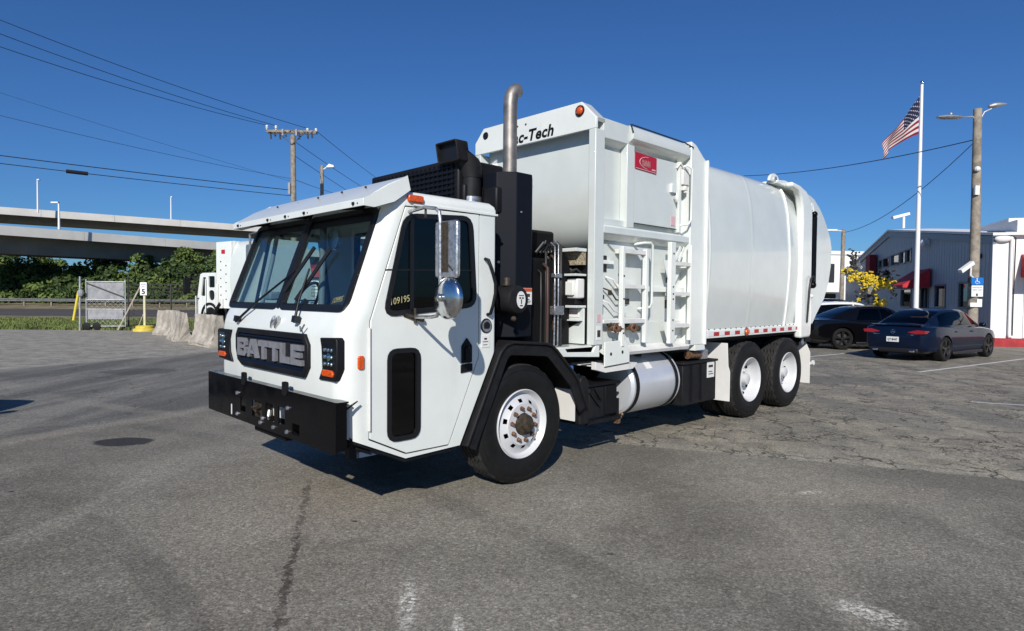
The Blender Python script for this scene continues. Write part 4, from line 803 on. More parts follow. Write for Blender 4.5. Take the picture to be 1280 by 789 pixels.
pm('girder_shaded_concrete', (.22, .215, .20), .9, var=.12, vscale=.4, dirt=.3, dirtcol=(.12, .11, .1), dscale=.5)  # darker than the parapet concrete: overhang shade deepened in the colour
pm('paint_white_line', (.62, .61, .58), .8, var=.12, vscale=6, dirt=.7, dirtcol=(.16, .15, .14), dscale=7)
pm('kerb_red', (.36, .025, .03), .7, var=.2, vscale=4)
pm('kerb_grey', (.34, .32, .30), .85, var=.15)
struct('ground', rect(-900, 900, -200, 1600, -.012), 'far_ground')
struct('asphalt_lot', strip([(-60, -30), (60, -30), (60, 90), (-8, 90), (-8, 28.6), (-16, 28.6), (-60, 28.2)], 0), 'asphalt')
struct('grass_strip', strip([(-60, 28.25), (-16, 28.65), (-8.05, 28.65), (-8.05, 41), (-120, 41), (-120, 28.25)], -.004), 'grass')
struct('road', rect(-160, -9, 46, 66, -.002), 'road_asphalt')
struct('road_shoulder', rect(-160, -9, 41.0, 46, -.006), 'dry_verge')
bank = MB().loft([[(-200, 66.2, -.02), (-200, 72, .45), (-200, 90, 1.2), (-200, 140, 1.5)], [(-4, 66.2, -.02), (-4, 72, .45), (-4, 90, 1.2), (-4, 140, 1.5)]], cap=False, close=False)
struct('verge_bank', bank, 'dry_verge', sm=60)
def paintline(a, b_, w, z=.006):
    a, b_ = Vector(a), Vector(b_); d = (b_ - a).normalized(); q = Vector((-d.y, d.x)) * w / 2; k = 10; mb = MB()
    for i in range(k):
        p0 = a.lerp(b_, i / k); p1 = a.lerp(b_, (i + 1) / k); mb.add([(*(p0 - q), z), (*(p1 - q), z), (*(p1 + q), z), (*(p0 + q), z)], [(0, 1, 2, 3)])
    o = struct('parking_line', mb, 'paint_white_line', weld=True); return o
paintline((9.4, 14.5), (17.5, 19.9), .10); paintline((7.55, 10.3), (12.6, 8.05), .07); paintline((8.2, 17.9), (10.9, 19.8), .10); paintline((6.0, 22.5), (9.8, 25.0), .1); paintline((13.0, 14.2), (18.6, 18.0), .09)
# grass blades along the strip's edge: low tufts, one mass
def tufts(n, fx, h0, h1, seed):
    rnd = random.Random(seed); mb = MB()
    for i in range(n):
        x, y, z = fx(rnd); h = rnd.uniform(h0, h1); a = rnd.uniform(0, 6.28); w = .05; dx, dy = math.cos(a) * w, math.sin(a) * w; lx, ly = rnd.uniform(-.06, .06), rnd.uniform(-.06, .06)
        mb.v += [(x - dx, y - dy, z), (x + dx, y + dy, z), (x + lx, y + ly, z + h)]; k = len(mb.v); mb.f.append((k - 3, k - 2, k - 1))
    return mb
def rawmesh(name, mb, mat, parent=None):
    me = bpy.data.meshes.new(name); me.from_pydata(mb.v, [], mb.f); o = bpy.data.objects.new(name, me); C.objects.link(o); setmat(o, mat)
    if parent: o.parent = parent
    return o
go = rawmesh('grass', tufts(26000, lambda r: (lambda y: (r.uniform(-y * .86 - 1, -11), y, -.01))(28.5 + 12 * r.random() ** 1.5), .06, .20, 3), 'grass'); go['kind'] = 'stuff'; go['label'] = 'short green grass beside the lot fence'; 

# ================================================================== left side
pm('barrier_concrete', (.40, .36, .30), .9, var=.3, vscale=2.5, dirt=.7, dirtcol=(.13, .10, .07), dscale=3, streak=True, bump=.4, bscale=30)
def barrier(x, y, rz, L_, label):
    pr = [(-.30, 0), (.30, 0), (.30, .08), (.17, .30), (.09, .86), (-.09, .86), (-.17, .30), (-.30, .08)]
    pr = [(a * 1.1, b * 1.16) for a, b in pr]; mb = MB().prism(pr, 'x', 0, L_)
    me = mb.mesh('barrier'); bm = bmesh.new(); bm.from_mesh(me); bmesh.ops.subdivide_edges(bm, edges=bm.edges, cuts=3, use_grid_fill=True)
    for v in bm.verts:
        if v.co.z > .01:
            f = random.Random(hash((round(v.co.x, 2), round(v.co.y, 2), round(v.co.z, 2), label)) & 0xffff); v.co += Vector([f.uniform(-.022, .022) for _ in range(3)])
    bm.to_mesh(me); bm.free()
    o = part('concrete_barrier', me, 'barrier_concrete'); o.location = (x, y, 0); o.rotation_euler.z = rz
    return tag(o, label, 'barrier', 'concrete barriers by the gate')
barrier(-9.15, 19.7, R(133), 2.1, 'weathered concrete barrier with chipped foot beside the white truck')
barrier(-11.55, 22.1, R(125), 1.9, 'stained concrete barrier with its end face towards the lot')
barrier(-13.25, 24.9, R(138), 1.8, 'concrete barrier lined up closest to the yellow sign base')
# speed sign
pm('sign_white', (.78, .78, .76), .45); pm('yellow_paint', (.62, .48, .06), .6, var=.15, vscale=8, dirt=.4, dirtcol=(.4, .36, .25), dscale=9); pm('pale_yellow', (.66, .60, .38), .6, var=.1, dirt=.4, dirtcol=(.3, .2, .12), dscale=7)
pm('galvanised', (.42, .43, .44), .5, metal=.6, var=.2, vscale=6); pm('dark_steel', (.035, .033, .03), .6, var=.3); pm('weathered_wood', (.28, .24, .19), .9, var=.3, vscale=5, dirt=.6, dirtcol=(.13, .11, .09), dscale=4, streak=True, bump=.4, bscale=40); pm('pale_wood', (.48, .42, .33), .85, var=.2)
sp = thing('speed_limit_sign', 'white speed limit 5 sign on a pale post in a round yellow base', 'sign', (-16.35, 28.0, 0))
part('post', MB().tube([(0, 0, .2), (0, 0, 1.75)], .055, 12), 'pale_yellow', sp, sm=60)
sb = part('sign_board', MB().prism(rpoly([(-.15, 1.60), (.15, 1.60), (.15, 2.18), (-.15, 2.18)], .03), 'y', -.09, -.075), 'sign_white', sp)
part('lettering', text_mb('SPEED', lambda u, v, w: (-.11 + u, -.092, 2.06 + v), .075, width=.22), 'sticker_black', sb); part('lettering', text_mb('LIMIT', lambda u, v, w: (-.10 + u, -.092, 1.95 + v), .075, width=.20), 'sticker_black', sb)
part('lettering', text_mb('5', lambda u, v, w: (-.075 + u, -.092, 1.66 + v), .31, offset=.008, width=.15), 'sticker_black', sb)
part('base', MB().lathe([(.0, .26), (.30, .26), (.36, .22), (.37, .14), (.44, .12), (.47, .08), (.47, 0), (0, 0)], (0, 0, 0), 'z', 28), 'yellow_paint', sp, sm=40)
part('brace', MB().bar((-.28, .02, .24), (-.06, 0, .75), .05, .02), 'pale_wood', sp)
# leaning plank
o = part('leaning_plank', MB().bar((-17.75, 28.30, .03), (-16.98, 28.75, 2.02), .11, .05), 'pale_wood'); tag(o, 'long pale plank leaning on the chain-link fence', 'plank')
# rolling gate
gt = thing('rolling_gate', 'open chain-link gate leaf with grey sheets and small black wheels', 'gate', (-19.25, 28.45, 0), R(10))
GW, GH = 1.62, 2.2
for x in (0, GW): part('gate_post', MB().tube([(x, 0, .15), (x, 0, GH + .1)], .035, 8), 'galvanised', gt, sm=60)
for z in (.18, .95, 1.38, GH): part('gate_rail', MB().tube([(0, 0, z), (GW, 0, z)], .025, 8), 'galvanised', gt, sm=60)
part('gate_brace', MB().tube([(.05, -.03, 2.12), (GW - .05, -.03, 1.5)], .03, 8), 'dark_steel', gt)
pm('grey_sheet', (.27, .275, .285), .6, var=.2, vscale=4)
part('gate_sheet', MB().box(.06, GW - .06, -.012, .012, 1.40, 2.16), 'grey_sheet', gt); part('gate_sheet', MB().box(.06, GW - .1, -.012, .012, .5, .92), 'grey_sheet', gt)
for x in (.0, .42): part('gate_wheel', MB().lathe([(0, -.05), (.10, -.05), (.17, -.04), (.18, 0), (.17, .04), (.10, .05), (0, .05)], (x, 0, .18), 'y', 20), 'tyre_wall', gt, sm=40)
def chainlink(L_, H, z0=.05, step=.22):
    mb = MB(); k = int((L_ + H) / step)
    for i in range(k):
        for sg in (1, -1):
            x0, x1 = i * step - H, i * step; a = max(0, x0); b_ = min(L_, x1)
            if b_ - a < .03: continue
            za, zb = z0 + (a - x0), z0 + (b_ - x0)
            if sg < 0: za, zb = z0 + H - (a - x0), z0 + H - (b_ - x0)
            mb.bar((a, 0, za), (b_, 0, zb), .007, .007)
    return mb
part('chain_link', chainlink(GW, 1.98, .2), 'galvanised', gt)
# tall pole with yellow sleeve
py = thing('gate_pole', 'thin galvanised gate pole with a slanting yellow sleeve', 'pole', (-19.45, 28.3, 0))
part('pole', MB().tube([(0, 0, 0), (.03, 0, 2.42)], .045, 10), 'galvanised', py, sm=60)
part('yellow_sleeve', MB().tube([(-.22, -.1, .45), (.0, -.06, 1.75)], .055, 10), pm('bright_yellow', (.68, .56, .05), .5), py, sm=60)
part('lock_box', MB().sph((.08, -.05, 1.68), (.14, .1, .18), 10, 8), 'grey_sheet', py)
# fence runs
def fence(x, y, rz, L_, n, label, H=2.1, mat='dark_steel'):
    f = thing('chain_link_fence', label, 'fence', (x, y, 0), rz)
    for i in range(n + 1): part('fence_post', MB().tube([(L_ * i / n, 0, 0), (L_ * i / n, 0, H + (.35 if i in (0,) else .05))], .035, 8), mat, f, sm=60)
    for z in (.12, H * .62, H): part('fence_rail', MB().tube([(0, 0, z), (L_, 0, z)], .022, 6), mat, f)
    for k in range(3): part('barbed_wire', MB().tube([(0, 0, H - .16 * (k + 1)), (L_, 0, H - .16 * (k + 1))], .014, 5), mat, f)
    part('chain_link', chainlink(L_, H - .1), mat, f); return f
fence(-17.55, 28.78, R(11), 9.0, 5, 'dark chain-link fence run behind the speed limit sign')
# utility box near second truck
o = part('utility_cabinet', MB().box(-.35, .35, -.3, .3, 0, 1.75).box(-.38, .38, -.33, .33, 1.75, 1.82), 'dark_steel', bev=.02); o.location = (-12.3, 28.2, 0); tag(o, 'dark steel cabinet beside the far white truck', 'cabinet')
# guardrail beyond the road
gd = thing('guardrail', 'long grey steel guardrail beyond the road', 'guardrail', (-120, 69.5, .25))
pm('guardrail_grey', (.13, .135, .135), .7, var=.2)
part('rail_beam', MB().loft([[(x, y, z) for y, z in ((0, .45), (-.06, .50), (-.06, .58), (0, .62), (-.06, .67), (-.06, .75), (0, .80), (.02, .8), (.02, .45))] for x in (0, 60, 112)]), 'guardrail_grey', gd)
for k in range(38): part('rail_post', MB().box(k * 3, k * 3 + .12, .02, .16, 0, .82), 'weathered_wood', gd)
# thicket: far-off mass of foliage
def leafmat(name, c1, c2):
    m, n, o = newmat(name); b = NB(n); p = n.nodes.new('ShaderNodeBsdfPrincipled'); gi_ = n.nodes.new('ShaderNodeObjectInfo')
    f = b.ramp(b.noise(.55, 4, .6), .3, .7); f2 = b.noise(3.0, 3); c = b.mix(f, c1, c2); c = b.mix(b.ramp(f2, .5, .75, 0, .5), c, tuple(x * 1.5 for x in c2))
    n.links.new(c, p.inputs['Base Color']); p.inputs['Roughness'].default_value = .7
    t = n.nodes.new('ShaderNodeBsdfTranslucent'); n.links.new(c, t.inputs[0]); x = n.nodes.new('ShaderNodeMixShader'); x.inputs[0].default_value = .25
    n.links.new(p.outputs[0], x.inputs[1]); n.links.new(t.outputs[0], x.inputs[2]); n.links.new(x.outputs[0], o.inputs[0]); MATS[name] = m
leafmat('leaf_dark', (.032, .062, .016), (.085, .135, .030)); leafmat('leaf_mid', (.075, .12, .024), (.15, .21, .045)); pm('core_shade', (.012, .018, .008), .95)
def leaves(mb, c, r, n, size, rnd, flat=.5):
    for i in range(n):
        while True:
            d = Vector((rnd.uniform(-1, 1), rnd.uniform(-1, 1), rnd.uniform(-1, 1)))
            if .05 < d.length < 1: break
        d = d.normalized() * (rnd.random() ** .33); p = Vector((c[0] + d.x * r[0], c[1] + d.y * r[1], c[2] + d.z * r[2]))
        nrm = (d + Vector((rnd.gauss(0, .6), rnd.gauss(0, .6), rnd.gauss(.3, .6)))).normalized(); a = nrm.orthogonal().normalized(); b_ = nrm.cross(a); t = rnd.uniform(0, 6.28)
        u_ = (a * math.cos(t) + b_ * math.sin(t)) * size * rnd.uniform(.6, 1.3); w_ = nrm.cross(u_) * .55
        k = len(mb.v); mb.v += [tuple(p - u_), tuple(p + w_), tuple(p + u_), tuple(p - w_)]; mb.f.append((k, k + 1, k + 2, k + 3))
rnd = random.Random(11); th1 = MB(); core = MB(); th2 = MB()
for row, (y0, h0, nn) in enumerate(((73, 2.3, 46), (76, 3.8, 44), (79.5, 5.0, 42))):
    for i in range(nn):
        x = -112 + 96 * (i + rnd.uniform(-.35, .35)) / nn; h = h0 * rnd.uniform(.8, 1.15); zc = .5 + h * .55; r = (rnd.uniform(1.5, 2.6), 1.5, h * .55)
        for s_ in range(4): leaves(th1 if (row + i + s_) % 3 else th2, (x + rnd.uniform(-1, 1), y0 + rnd.uniform(-.8, .8), zc + rnd.uniform(-.4, .35) * h), (r[0] * .62, 1.0, h * .34), 240, .26, rnd)  # every third clump gets the lighter green
        core.sph((x, y0 + 1.2, zc * .86), (r[0] * .95, 1.0, h * .5), 8, 6)  # near-black filler masses: inner shade of the thicket put in as colour
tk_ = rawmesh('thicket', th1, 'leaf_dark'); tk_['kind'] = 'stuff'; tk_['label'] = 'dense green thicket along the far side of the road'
t2_ = rawmesh('lighter_shrubs', th2, 'leaf_mid', tk_); t2_['kind'] = 'stuff'; t3_ = rawmesh('thicket_shade_core', core, 'core_shade', tk_); t3_['kind'] = 'stuff'
def tree(x, y, h, cr, label, seed, mat='leaf_dark', z0=.9):
    rnd = random.Random(seed); t = thing('tree', label, 'tree', (x, y, z0), 0, 'trees under the overpass'); th_ = h - cr * .9
    tr = MB().tube([(0, 0, 0), (.1, 0, th_ * .5), (-.05, .1, th_)], .20, 8, .10)
    cm = MB()
    for k in range(7):
        a = rnd.uniform(0, 6.28); rr = cr * rnd.uniform(.25, .75); e = (rr * math.cos(a), rr * math.sin(a), th_ + cr * rnd.uniform(-.1, .9)); tr.tube([(0, 0, th_ * .75), (e[0] * .5, e[1] * .5, lerp(th_, e[2], .5)), e], .07, 6, .02)
        leaves(cm, e, (cr * .5, cr * .5, cr * .36), 300, .22, rnd)
    part('trunk', tr, 'weathered_wood', t, sm=60); rawmesh('crown', cm, mat, t); return t
for i, (x, y, h, cr, m) in enumerate(((-62, 84, 5.6, 2.2, 'leaf_mid'), (-55, 86, 6.4, 2.4, 'leaf_dark'), (-48, 85, 5.8, 2.0, 'leaf_dark'), (-43, 84, 6.2, 2.4, 'leaf_mid'), (-37, 83, 6.6, 2.6, 'leaf_mid'), (-31, 82, 6.4, 2.3, 'leaf_dark'))):
    tree(x, y, h, cr, ('pale green tree at the open end of the thicket under the lower overpass', 'dark green tree next to the pale one under the lower overpass', 'small dark tree above the gate pole', 'pale green tree above the gate sheets', 'tall pale green tree behind the speed limit sign', 'dark tree between the speed sign and the far white truck')[i], 40 + i, m)
# ---- overpass decks
def overpass(a, b_, z, zt, wid, dep, label, lamps, pier=None):
    a, b_ = Vector(a), Vector(b_); d = (b_ - a); Ln = d.length; rz = math.atan2(d.y, d.x)
    t = thing('overpass', label, 'bridge', (a.x, a.y, 0), rz)
    part('deck', MB().box(0, Ln, .3, wid - .3, z - .9, z - .62), 'girder_shaded_concrete', t)
    part('girder', MB().prism([(2.2, z - .9), (wid - 2.2, z - .9), (wid - 2.6, z - dep), (2.6, z - dep)], 'x', 0, Ln), 'girder_shaded_concrete', t)
    n = int(Ln / 9)
    for y in (0, wid - .3):
        for i in range(n): part('parapet', MB().prism([(y, z - 1.05), (y + .3, z - 1.05), (y + .24, z), (y + .04, z)], 'x', Ln * i / n, Ln * (i + 1) / n - .04), 'bridge_concrete', t)
    for x in (pier or []): part('pier', MB().box(x - 1, x + 1, wid / 2 - 1.2, wid / 2 + 1.2, 0, z - dep).prism([(wid / 2 - 3, z - dep), (wid / 2 + 3, z - dep), (wid / 2 + 1.2, z - dep - 1.2), (wid / 2 - 1.2, z - dep - 1.2)], 'x', x - 1.1, x + 1.1), 'bridge_concrete', t)
    return t
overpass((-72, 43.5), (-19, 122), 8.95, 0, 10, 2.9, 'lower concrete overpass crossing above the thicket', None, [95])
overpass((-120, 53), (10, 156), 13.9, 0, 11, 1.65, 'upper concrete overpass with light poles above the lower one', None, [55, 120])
def street_lamp(x, y, z0, h, arm, label, s=1):
    t = thing('street_lamp', label, 'lamp', (x, y, z0), 0, 'light poles on the overpasses')
    part('pole', MB().tube([(0, 0, 0), (0, 0, h)], .13, 8, .09), 'sign_white', t, sm=60); part('lamp_head', MB().tube([(0, 0, h), (arm * s, 0, h + .1)], .05, 6).box(min(0, arm * s), max(0, arm * s), -.15, .15, h + .05, h + .2), 'sign_white', t)
street_lamp(-68.4, 91, 13.2, 4.6, .35, 'tall white lamp pole standing on the upper overpass nearest its splice bracket')
street_lamp(-51.0, 71, 8.8, 2.9, -.8, 'short white lamp pole rising from the lower overpass')
street_lamp(-59.5, 110, 13.2, 5.2, .3, 'tall white lamp pole farther along the upper overpass')

# ---- utility pole and wires
up = thing('utility_pole', 'wooden utility pole with double crossarm and insulators behind the cab', 'pole', (-15.6, 45, 0))
part('pole', MB().tube([(0, 0, 0), (0, 0, 6), (-.05, 0, 13.0)], .24, 12, .17), 'weathered_wood', up, sm=60)
dirx = Vector((.98, .2, 0)).normalized()
for s_ in (-.18, .18): part('crossarm', MB().bar((-1.75, -.35 + s_, 13.15), (1.55, .30 + s_, 13.28), .12, .16), 'weathered_wood', up)
part('crossarm_brace', MB().bar((-1.0, -.3, 13.1), (-.05, -.2, 12.3), .05, .05).bar((.9, -.1, 13.2), (-.05, -.2, 12.3), .05, .05), 'dark_steel', up)
INS = [(-1.7, -.5), (-1.1, -.4), (.9, .25), (1.5, .3)]
for x, y in INS: part('insulator', MB().lathe([(0, .32), (.07, .30), (.10, .22), (.06, .18), (.11, .12), (.05, .06), (.05, 0)], (x, y, 13.25), 'z', 10), 'sign_white', up, sm=40)
for x in (-1.5, -1.2, -.85, -.45, .5, 1.1, 1.4): part('hanging_insulator', MB().tube([(x, -.35, 13.15), (x + .05, -.38, 12.72 + .1 * math.sin(x * 9))], .06, 8), 'dark_steel', up)
for x0, x1 in ((-1.6, -.7), (-.9, -.1), (.1, 1.0), (.8, 1.5)): part('jumper_wire', MB().tube([(x0, -.35, 13.2), (lerp(x0, x1, .5), -.45, 12.85), (x1, -.3, 13.25)], .025, 6), 'hose_black', up)
for x in (-.6, .35): part('fuse_cutout', MB().box(x - .06, x + .06, -.5, -.38, 12.85, 13.3), 'grey_sheet', up)
part('service_box', MB().box(-.3, -.15, -.3, -.1, 8.8, 9.6), 'grey_sheet', up)
u2 = thing('light_pole', 'wooden light pole with white lamp head behind the cab roof', 'pole', (-15.1, 50, 0))
part('pole', MB().tube([(0, 0, 0), (0, 0, 11.9)], .18, 10, .13), 'weathered_wood', u2, sm=60); part('lamp_head', MB().bar((.1, 0, 11.6), (.5, 0, 11.85), .06, .06).prism([(.35, 11.72), (.6, 12.0), (.95, 11.9), (1.0, 11.75)], 'y', -.2, .2), 'sign_white', u2)
def wire(a, b_, sag, r, label, n=18, splice=None):
    a, b_ = Vector(a), Vector(b_); pts = [a.lerp(b_, i / n) - Vector((0, 0, sag * 4 * (i / n) * (1 - i / n))) for i in range(n + 1)]
    o = part('power_line', MB().tube(pts, r, 6), 'hose_black', sm=60); tag(o, label, 'cable', 'overhead cables')
    if splice is not None: part('splice_case', MB().tube([pts[splice], pts[splice].lerp(pts[splice + 1], .8)], .11, 8), 'hose_black', o, sm=60)
    return o
for i, (p0, (x, yy)) in enumerate((((-30.50, 27.00, 16.70), (.9, .25)), ((-30.52, 27.00, 16.00), (-1.1, -.4)), ((-30.54, 27.00, 15.14), (-1.7, -.5)))):
    wire(p0, (-15.6 + x, 45 + yy, 13.55), .45, .017, ('uppermost thin power line running to the pole crossarm', 'second thin power line running to the pole crossarm', 'third thin power line running to the pole crossarm')[i])
wire((-33.99, 30.00, 14.22), (-15.6, 45, 9.7), .2, .008, 'faint thin cable reaching the pole high above the communication cables')
wire((-34.04, 30.00, 12.51), (-15.6, 45, 9.9), .35, .012, 'thin cable above the two thick communication cables')
wire((-34.12, 30.00, 9.37), (-15.6, 45, 9.1), .10, .026, 'thick black communication cable above the one with the splice')
wire((-34.13, 30.00, 8.92), (-15.6, 45, 8.7), .10, .022, 'thick black communication cable with splice case', splice=8)
for i, (x, yy, p1) in enumerate(((1.5, .3, (-14.94, 90.00, 15.54)), (.16, .0, (-16.07, 90.00, 14.17)), (.0, .0, (-16.98, 90.00, 13.03)))):
    wire((-15.6 + x, 45 + yy, 13.4 - .9 * i), p1, .3, .02, ('outermost of the power lines leaving the crossarm behind the cab', 'middle power line leaving the pole behind the cab', 'lowest power line leaving the pole behind the cab')[i])
wire((-15.6, 45, 9.9), (-20.63, 90.00, 15.27), .3, .018, 'thin cable leaving the pole below the crossarm lines')
# ---- second refuse truck, parked beyond the barriers (local: x towards its rear, y away)
T2 = thing('refuse_truck', 'second white refuse truck parked behind the concrete barriers', 'truck', (-13.2, 26.5, 0), R(-32))
def Q(name, mb, mat, **k): return part(name, mb, mat, T2, **k)
Q('cargo_body', MB().loft([[(x, y, z) for y, z in ((.02, 1.1), (-.06, 1.7), (-.09, 2.4), (-.05, 3.0), (.08, 3.5), (.25, 3.78), (.5, 3.86), (1.9, 3.86), (2.2, 3.6), (2.4, 2.4), (2.3, 1.1))] for x in (2.3, 2.9, 3.5, 4.2)]), 'white_body', sm=45)
Q('front_column', MB().box(1.28, 2.28, -.02, .1, 1.1, 3.80).box(1.2, 2.3, .101, 2.3, 3.4, 3.82), 'white_paint', bev=.01)
for k in range(11): Q('column_bolt', MB().sph((1.6 + .35 * (k % 2), -.025, 1.3 + .17 * k), .03, 6, 5), 'hub_dark')
Q('marker_light', MB().box(1.66, 1.88, -.04, -.02, 3.32, 3.48), 'red_lens')
Q('column_fitting', MB().box(1.32, 1.46, -.10, -.02, 1.15, 2.1).box(1.6, 1.8, -.12, -.02, 1.1, 1.5), 'white_dirty', bev=.02)
cs = boolean(MB().prism(rpoly([(-.1, .5), (-.1, 1.5), (.12, 2.5), (.3, 2.56), (1.2, 2.56), (1.2, .5)], .05), 'y', 0, 2.3).mesh('c'), [MB().prism(rpoly([(.70, 1.95), (1.14, 1.95), (1.14, 2.42), (.70, 2.42)], .06), 'y', -.1, .08), MB().prism(rpoly([(.72, 1.42), (1.12, 1.42), (1.12, 1.84), (.72, 1.84)], .18), 'y', -.1, .08), MB().prism(rpoly([(.16, 1.6), (.32, 2.38), (.52, 2.38), (.52, 1.6)], .04), 'y', -.1, .08), MB().lathe([(0, -.3), (.52, -.3), (.52, .4), (0, .4)], (.82, 0, .62), 'y', 28)])
Q('cab', cs, 'white_paint', bev=.01)
Q('window_pane', MB().box(.7, 1.14, .05, .06, 1.95, 2.42), 'tinted_glass'); Q('window_pane', MB().box(.72, 1.12, .05, .06, 1.42, 1.84), 'black_gasket'); Q('window_pane', MB().box(.16, .52, .05, .06, 1.6, 2.38), 'tinted_glass')
Q('fender', MB().lathe([(.50, -.06), (.58, -.06), (.58, .3), (.50, .3), (.50, -.06)], (.82, 0, .75), 'y', 28), 'black_rubber', sm=40)
Q('grab_bar', MB().tube([(.58, -.05, .9), (.58, -.05, 2.3)], .02, 8), 'sign_white'); Q('mirror', MB().box(-.22, -.12, -.55, -.28, 1.7, 2.35).tube([(-.15, -.4, 2.4), (.1, 0, 2.45)], .02, 6).tube([(-.15, -.4, 1.5), (.05, 0, 1.5)], .02, 6), 'black_matte', bev=.02)
Q('side_post', MB().tube([(.0, -.12, .4), (.0, -.12, 1.6)], .02, 6), 'sign_white')
for x in (.82, 2.7, 3.9): 
    wq = bpy.data.objects.new('wheel', TYRE); C.objects.link(wq); wq.parent = T2; wq.location = (x, .06, .535)
    part('rim', MB().lathe([(.308, .016), (.304, 0), (.28, .03), (.2, .06), (0, .05)], (0, 0, 0), 'y', 24), 'rim_white', wq, sm=40)
Q('chassis', MB().box(.2, 4.2, .5, 1.8, .5, 1.1), 'chassis_black'); Q('exhaust_elbow', MB().tube([(1.25, .0, .9), (1.45, -.1, 1.05), (1.7, -.1, 1.3)], .09, 10), 'black_rubber', sm=50)
# ---- storage shed far behind the truck, seen through the cab windows
sh = thing('storage_shed', 'long shed with red fascia seen through the cab windows', 'building', (-27, 62, 0))
pm('red_cladding', (.34, .03, .025), .6, var=.1)
part('wall', MB().box(0, 20, 0, 6, 0, 3.3), 'sign_white', sh); part('roof', MB().prism([(-.5, 3.4), (6.5, 3.4), (6.5, 4.2), (3, 4.8), (-.5, 4.3)], 'x', -.5, 20.5), 'red_cladding', sh)
for k in range(5): part('door', MB().box(1 + k * 4, 3.6 + k * 4, -.06, -.002, 0, 2.8), 'grey_sheet', sh)
for k in range(3): part('red_column', MB().box(2.5 + k * 7, 3.1 + k * 7, -.4, -.1, 0, 5.3), 'red_cladding', sh)

# ================================================================== right side: metal building
pm('grey_cladding', (.36, .395, .42), .55, var=.06, vscale=.6, dirt=.15, dirtcol=(.07, .08, .1), dscale=1, streak=True)
pm('white_cladding', (.78, .78, .76), .5, var=.03, dirt=.15, dirtcol=(.45, .42, .38), dscale=1.2, streak=True)
pm('roof_white', (.74, .74, .73), .6, var=.04); pm('awning_red', (.50, .025, .035), .8, var=.12, vscale=3); pm('awning_dark', (.22, .012, .02), .8)
pm('window_frame_grey', (.12, .14, .17), .5); glassmat('shop_glass', (.25, .27, .28)); pm('dark_room', (.02, .02, .022), .8); pm('room_red', (.35, .03, .03), .7)
dW = Vector((.341, .94)).normalized(); B0 = (17.75, 23.2)
bl = thing('metal_building', 'dark grey gabled metal building with white front wall and red awnings', 'building', (*B0, 0), math.atan2(dW.y, dW.x))
# local: x along the grey gable wall (away), y = left of that (towards camera side is +y), so the building lies at y<0
GL = 35.0; EV, RG = 4.05, 5.95
wp = [(0, .0), (GL, .0), (GL, EV), (GL / 2, RG), (0, EV)]
wins = [(2.76, 3.88, 1.40, 2.38), (5.86, 7.4, 1.38, 2.33), (12.0, 14.2, 1.32, 2.25)]; drs = [(8.57, 9.92, .05, 2.28)]
up_w = [(12.2, 13.1, 3.80, 4.45), (13.5, 14.6, 3.80, 4.43), (15.0, 17.0, 3.80, 4.38), (17.7, 19.3, 3.80, 4.32), (19.8, 20.7, 3.80, 4.25)]
gw = boolean(MB().prism(wp, 'y', -.25, 0).mesh('g'), [MB().box(a, b_, -.15, .2, c, d) for a, b_, c, d in wins + drs + up_w])
part('gable_wall', gw, 'grey_cladding', bl)
for k in range(88):                                   # cladding ribs
    x = .2 + k * .4
    if x > GL - .2: break
    zt = EV + (RG - EV) * (1 - abs(x - GL / 2) / (GL / 2)) - .3
    segs = [(0.05, zt)]
    for a, b_, c, d in wins + drs + up_w:
        if a - .12 < x < b_ + .12:
            ns = []
            for s0, s1 in segs:
                if c - .1 > s0: ns.append((s0, min(s1, c - .1)))
                if d + .1 < s1: ns.append((max(s0, d + .1), s1))
            segs = ns
    for s0, s1 in segs:
        if s1 - s0 > .05: part('cladding_rib', MB().box(x - .03, x + .03, .0, .008, s0, s1), 'grey_cladding', bl)
for nm, L_ in (('window', wins + up_w), ('door', drs)):
    for a, b_, c, d in L_:
        w_ = part(nm, MB().box(a - .08, a, -.05, .04, c - .08, d + .08).box(b_, b_ + .08, -.05, .04, c - .08, d + .08).box(a, b_, -.05, .04, d, d + .08).box(a, b_, -.05, .05, c - .08, c), 'window_frame_grey', bl)
        part('pane', MB().box(a, b_, -.06, -.05, c, d), 'shop_glass', w_); part('room', MB().box(a, b_, -.149, -.14, c, d), 'dark_room', w_)
        if nm == 'window' and c < 2: part('red_display', MB().box(a + (b_ - a) * .2, a + (b_ - a) * .6, -.135, -.12, c + .1, c + .75), 'room_red', w_)
        if nm == 'door': part('mullion', MB().box((a + b_) / 2 - .03, (a + b_) / 2 + .03, -.05, .03, c, d).box((a + b_) / 2 + .1, (a + b_) / 2 + .13, .03, .06, .9, 1.3), 'window_frame_grey', w_)
part('gable_trim', MB().prism([(-.1, EV - .02), (GL / 2, RG), (GL + .1, EV), (GL + .1, EV - .28), (GL / 2, RG - .3), (-.1, EV - .3)], 'y', .021, .09), pm('trim_grey', (.20, .225, .25), .5), bl)
part('roof', MB().prism([(-.25, EV), (GL / 2, RG + .02), (GL + .2, EV), (GL + .2, EV + .10), (GL / 2, RG + .13), (-.25, EV + .10)], 'y', -2.2, .16), 'roof_white', bl)
part('roof_monitor', MB().box(2.5, 15, -2.6, -1.2, EV + .12, 4.95), 'roof_white', bl)
part('roof_monitor', MB().box(.3, 6, -30, -.75, EV + .101, 4.66), 'roof_white', bl)
